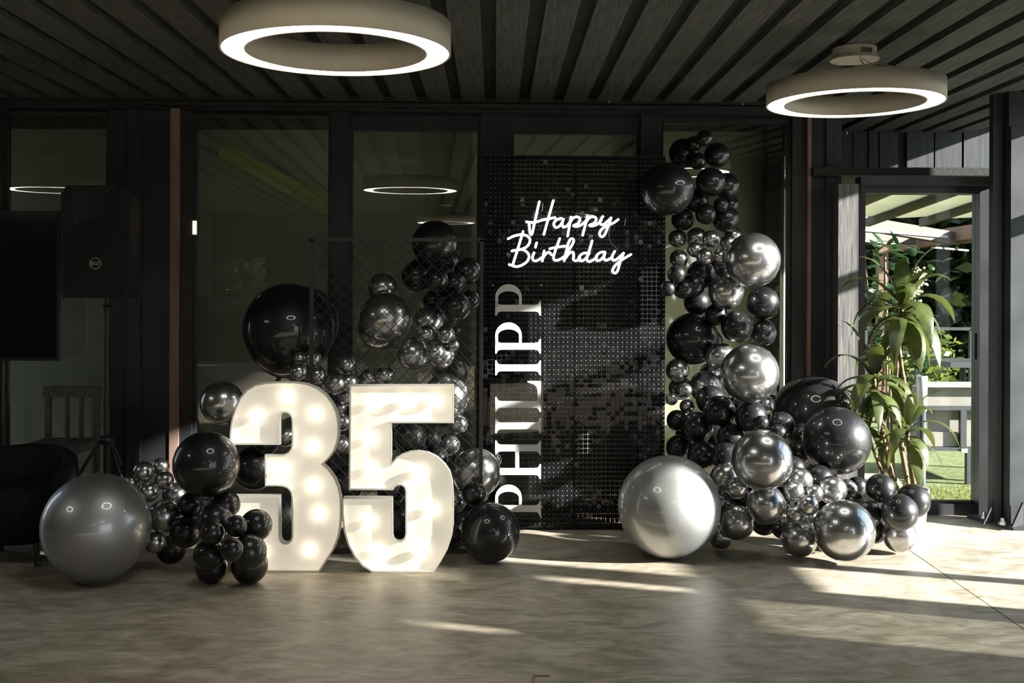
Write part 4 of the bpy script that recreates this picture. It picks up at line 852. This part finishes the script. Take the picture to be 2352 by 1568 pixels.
for i, (x, y, h, rx, rz) in enumerate(((5.6,14.6,0.55,0.65,0.62), (7.1,14.6,0.62,0.75,0.7), (4.1,14.6,0.6,0.65,0.65))):
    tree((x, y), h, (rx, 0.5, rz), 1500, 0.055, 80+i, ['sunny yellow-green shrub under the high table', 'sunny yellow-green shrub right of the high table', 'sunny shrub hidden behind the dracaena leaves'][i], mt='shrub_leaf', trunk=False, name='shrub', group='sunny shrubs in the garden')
# leafy bush with larger dark leaves, cream blossom on it
rs = random.Random(9)
bc_ = P(2045, 660, 9.6); bush = empty('bush', (bc_.x, 9.6, -0.07)); tag(bush, 'dark glossy-leaved bush behind the dracaena with cream blossom', 'bush')
for k in range(5): MB().tube([(bc_.x+rs.uniform(-.1,.1), 9.6, -0.07), (bc_.x+rs.uniform(-.3,.3), 9.6+rs.uniform(-.1,.1), bc_.z+rs.uniform(-.1,.35))], 0.012, 7).obj('stem', M['cane'], bush)
for k in range(190):
    p = P(rs.gauss(2045, 46), rs.uniform(560, 800), 9.6 + rs.uniform(-.3,.3)); a_ = rs.uniform(0,6.28); mb_ = MB(); strap_leaf(mb_, p, a_, math.radians(rs.uniform(-10,60)), rs.uniform(.10,.17), 0.028, 0.5, rs.uniform(-.6,.6), 5); mb_.obj('leaf', M['leaf_dark'], bush)
fm_ = MB()
ico = MB().lathe([(0,-1),(.78,-.62),(1,0),(.78,.62),(0,1)], 7)
for k in range(110):
    t_ = rs.random(); p = P(2118 - 24*t_ + rs.gauss(0,11-3*t_), 612 + 88*t_ + rs.gauss(0,5), 9.35 + rs.uniform(-.06,.06)); s_ = rs.uniform(.008,.015)
    fm_.add([(p.x+v[0]*s_, p.y+v[1]*s_, p.z+v[2]*s_) for v in ico.v], ico.f, True)
fo_ = fm_.obj('blossom', M['flower'], bush); fo_['kind'] = 'stuff'
# canvas canopy with rafters
can = empty('canvas_canopy', (P(2110,470,10).x, 10.2, 2.4)); tag(can, 'cream canvas awning on dark rafters outside the glass door', 'awning')
rx_ = [2.35, 2.95, 3.55, 4.15, 4.75, 5.35]
zc = lambda y: 2.60 - (y-8.2)*0.055
for i, x in enumerate(rx_):
    MB().bar((x, 9.2, zc(9.2)-0.03), (x, 12.3, zc(12.3)-0.03), 0.05, 0.09).obj('rafter', M['rafter'], can)
for i, (xa_, xb_) in enumerate(zip(rx_, rx_[1:])):
    mb_ = MB(); n = 12; vs = []
    for j in range(n+1):
        y = 9.2 + 2.7*j/n + (0.12 if j == n else 0)
        for t_ in (0.045, 0.25, 0.5, 0.75, 0.955): vs.append((xa_+(xb_-xa_)*t_, y + (0.10*math.sin(t_*math.pi) if j == n else 0), zc(y) + 0.01 - 0.05*math.sin(t_*math.pi)*(0.6+0.4*math.cos(j*1.9))))
    mb_.add(vs, [(j*5+q, j*5+q+1, (j+1)*5+q+1, (j+1)*5+q) for j in range(n) for q in range(4)], True); mb_.obj('canvas', M['canvas'], can)
# far pergola with pale and brown beams
per = empty('pergola', tuple(P(2110,540,14))); tag(per, 'pale brown pergola beams with white strips beyond the canvas awning', 'pergola')
def beam(p, Yp, q, Yq, hpx, mt, nm, th=0.12):
    A_, B_ = P(*p, Yp), P(*q, Yq); MB().bar(A_, B_, th, hpx*Yp/F_PX).obj(nm, M[mt], per)
beam((1940,506), 12.8, (2190,548), 13.6, 30, 'pink_beam', 'beam'); beam((1940,525.5), 12.8, (2166,544), 13.5, 6, 'white_trim', 'white_strip', 0.14)
beam((1940,534), 13.6, (2096,551), 14.2, 22, 'pink_beam', 'beam'); beam((1940,549), 13.6, (2058,560), 14.1, 6, 'white_trim', 'white_strip', 0.14)
beam((2040,572), 15.0, (2330,522), 12.6, 17, 'brown_beam', 'beam'); beam((2080,549), 14.6, (2330,512), 12.8, 18, 'brown_beam', 'beam')
beam((2205,553), 13.6, (2330,540), 13.0, 12, 'brown_beam', 'beam')
for x0_, x1_ in ((2142,2160),(2167,2190),(2198,2222)): beam((x0_,568+(x0_-2142)*.09), 14.0, (x1_,568+(x1_-2142)*.09), 14.1, 4, 'white_trim', 'white_strip', 0.04)
for px, Y in ((2026, 13.9), (2330, 12.9)):
    t_ = P(px, 560, Y); MB().bar((t_.x, Y, -0.07), (t_.x, Y, t_.z), 0.12, 0.12).obj('post', M['brown_beam'], per)
# lounge sofa seen from behind
GY = 9.3
def gx(px): return P(px, 684, GY).x
def gz(py): return P(0, py, GY).z
sofa = empty('garden_sofa', (gx(2230), GY+0.4, -0.07)); tag(sofa, 'grey framed garden sofa with beige cushions seen from behind on the lawn', 'sofa')
xs0, xs1 = gx(2108), gx(2420)
MB().bar((xs0, GY, gz(874)), (xs1, GY, gz(874)), 0.06, 12*GY/F_PX).obj('top_rail', M['white_trim'], sofa)
MB().box((xs0+0.03, GY+0.05, gz(925)), (xs1, GY+0.20, gz(880))).obj('back_cushion', M['cushion'], sofa)
MB().box((xs0+0.03, GY+0.06, gz(990)), (xs1, GY+0.18, gz(934))).obj('back_cushion', M['cushion'], sofa)
MB().bar((xs0-0.05, GY, gz(928)), (xs1, GY, gz(928)), 0.05, 9*GY/F_PX).obj('back_rail', M['sofa_metal'], sofa)
for px in (2116, 2212, 2330): MB().bar((gx(px), GY, gz(1018)), (gx(px), GY, gz(876 if px < 2200 else 932)), 0.05, 13*GY/F_PX, (0,1,0)).obj('upright', M['sofa_metal'], sofa)
MB().box((xs0, GY-0.02, gz(1026)), (xs1, GY+0.9, gz(1018))).obj('seat_frame', M['sofa_metal'], sofa)
MB().box((xs0+0.04, GY+0.02, gz(1017)), (gx(2204), GY+0.85, gz(984))).obj('seat_cushion', M['cushion'], sofa)
MB().box((gx(2219), GY+0.02, gz(1017)), (xs1, GY+0.85, gz(984))).obj('seat_cushion', M['cushion'], sofa)
for px, y in ((2112, GY), (2226, GY), (2400, GY), (2120, GY+0.85), (2390, GY+0.85)): MB().bar((gx(px), y, -0.07), (gx(px), y, gz(1022)), 0.05, 0.045).obj('leg', M['sofa_metal'], sofa)
MB().box((gx(2206), GY-0.03, gz(1030)), (gx(2221), GY-0.02, gz(1020))).obj('label_plate', M['white_trim'], sofa)
# high table with bottle
HYT = 11.6
def hx(px): return P(px, 684, HYT).x
def hzz(py): return P(0, py, HYT).z
tab = empty('high_table', (hx(2212), HYT, -0.07)); tag(tab, 'grey high table beyond the sofa with a dark bottle on it', 'table')
MB().box((hx(2148), HYT-0.4, hzz(830)), (hx(2400), HYT+0.35, hzz(818))).obj('tabletop', M['sofa_metal'], tab)
MB().lathe([(0.05,0),(0.05,0.02),(0.03,0.03),(0.03,hzz(834)+0.07)], 14, (hx(2212), HYT, -0.07)).obj('pedestal', M['steel'], tab)
MB().lathe([(0,0),(0.25,0),(0.25,0.02),(0,0.03)], 20, (hx(2212), HYT, -0.07)).obj('base', M['sofa_metal'], tab)
bt = MB().lathe([(0,0),(0.028,0),(0.03,0.02),(0.03,0.05),(0.018,0.068),(0.016,0.08),(0,0.08)], 16, (hx(2223), HYT-0.2, hzz(818))).obj('bottle', M['black_metal']); tag(bt, 'small dark bottle on the high table', 'bottle')
# railing with glass behind the table
ral = empty('railing', (hx(2200), 12.6, -0.07)); tag(ral, 'grey railing with a flat top bar behind the sofa', 'railing')
rz_ = P(0, 746, 12.6).z
MB().bar((P(1960,0,12.6).x, 12.6, rz_), (P(2234,0,12.6).x, 12.6, rz_), 0.05, 0.035).obj('top_bar', M['steel'], ral)
for px in (1990, 2110, 2234): MB().bar((P(px,0,12.6).x, 12.6, -0.07), (P(px,0,12.6).x, 12.6, rz_), 0.05, 0.05).obj('post', M['steel'], ral)
MB().bar((P(1960,0,12.6).x, 12.6, P(0,800,12.6).z), (P(2150,0,12.6).x, 12.6, P(0,800,12.6).z), 0.03, 0.03).obj('middle_bar', M['steel'], ral)
# second pot with a small plant, and a stone planter
p2 = P(2124, 880, 8.9); sm = empty('small_pot_plant', (p2.x, 8.9, p2.z-0.2)); tag(sm, 'small green plant in a white cup-shaped pot beside the sofa', 'potted plant')
stand_z = P(0, 935, 8.9).z
MB().lathe([(0,stand_z),(0.035,stand_z),(0.042,p2.z+0.06),(0.038,p2.z+0.06),(0.034,p2.z+0.04),(0,p2.z+0.04)], 20, (p2.x-0.02, 8.9, 0)).obj('pot', M['pot'], sm)
MB().lathe([(0.03,-0.07),(0.03,stand_z),(0,stand_z)], 12, (p2.x-0.02, 8.9, 0)).obj('stand', M['sofa_metal'], sm)
for k in range(26):
    mb_ = MB(); a_ = rs.uniform(0,6.28); strap_leaf(mb_, (p2.x-0.02, 8.9, p2.z+0.05+rs.uniform(0,.16)), a_, math.radians(rs.uniform(10,75)), rs.uniform(.10,.18), 0.022, 0.7, 0, 5); mb_.obj('leaf', M['leaf_dark'], sm)
s0 = P(2012, 1080, 8.2); st_ = MB().lathe([(0,0.0),(0.13,0.0),(0.17,0.10),(0.175,0.2),(0.15,0.24),(0.13,0.22),(0,0.20)], 22, (s0.x, 8.2, -0.07)).obj('planter', M['stone']); tag(st_, 'rough grey stone planter on the lawn behind the black balloons', 'planter')
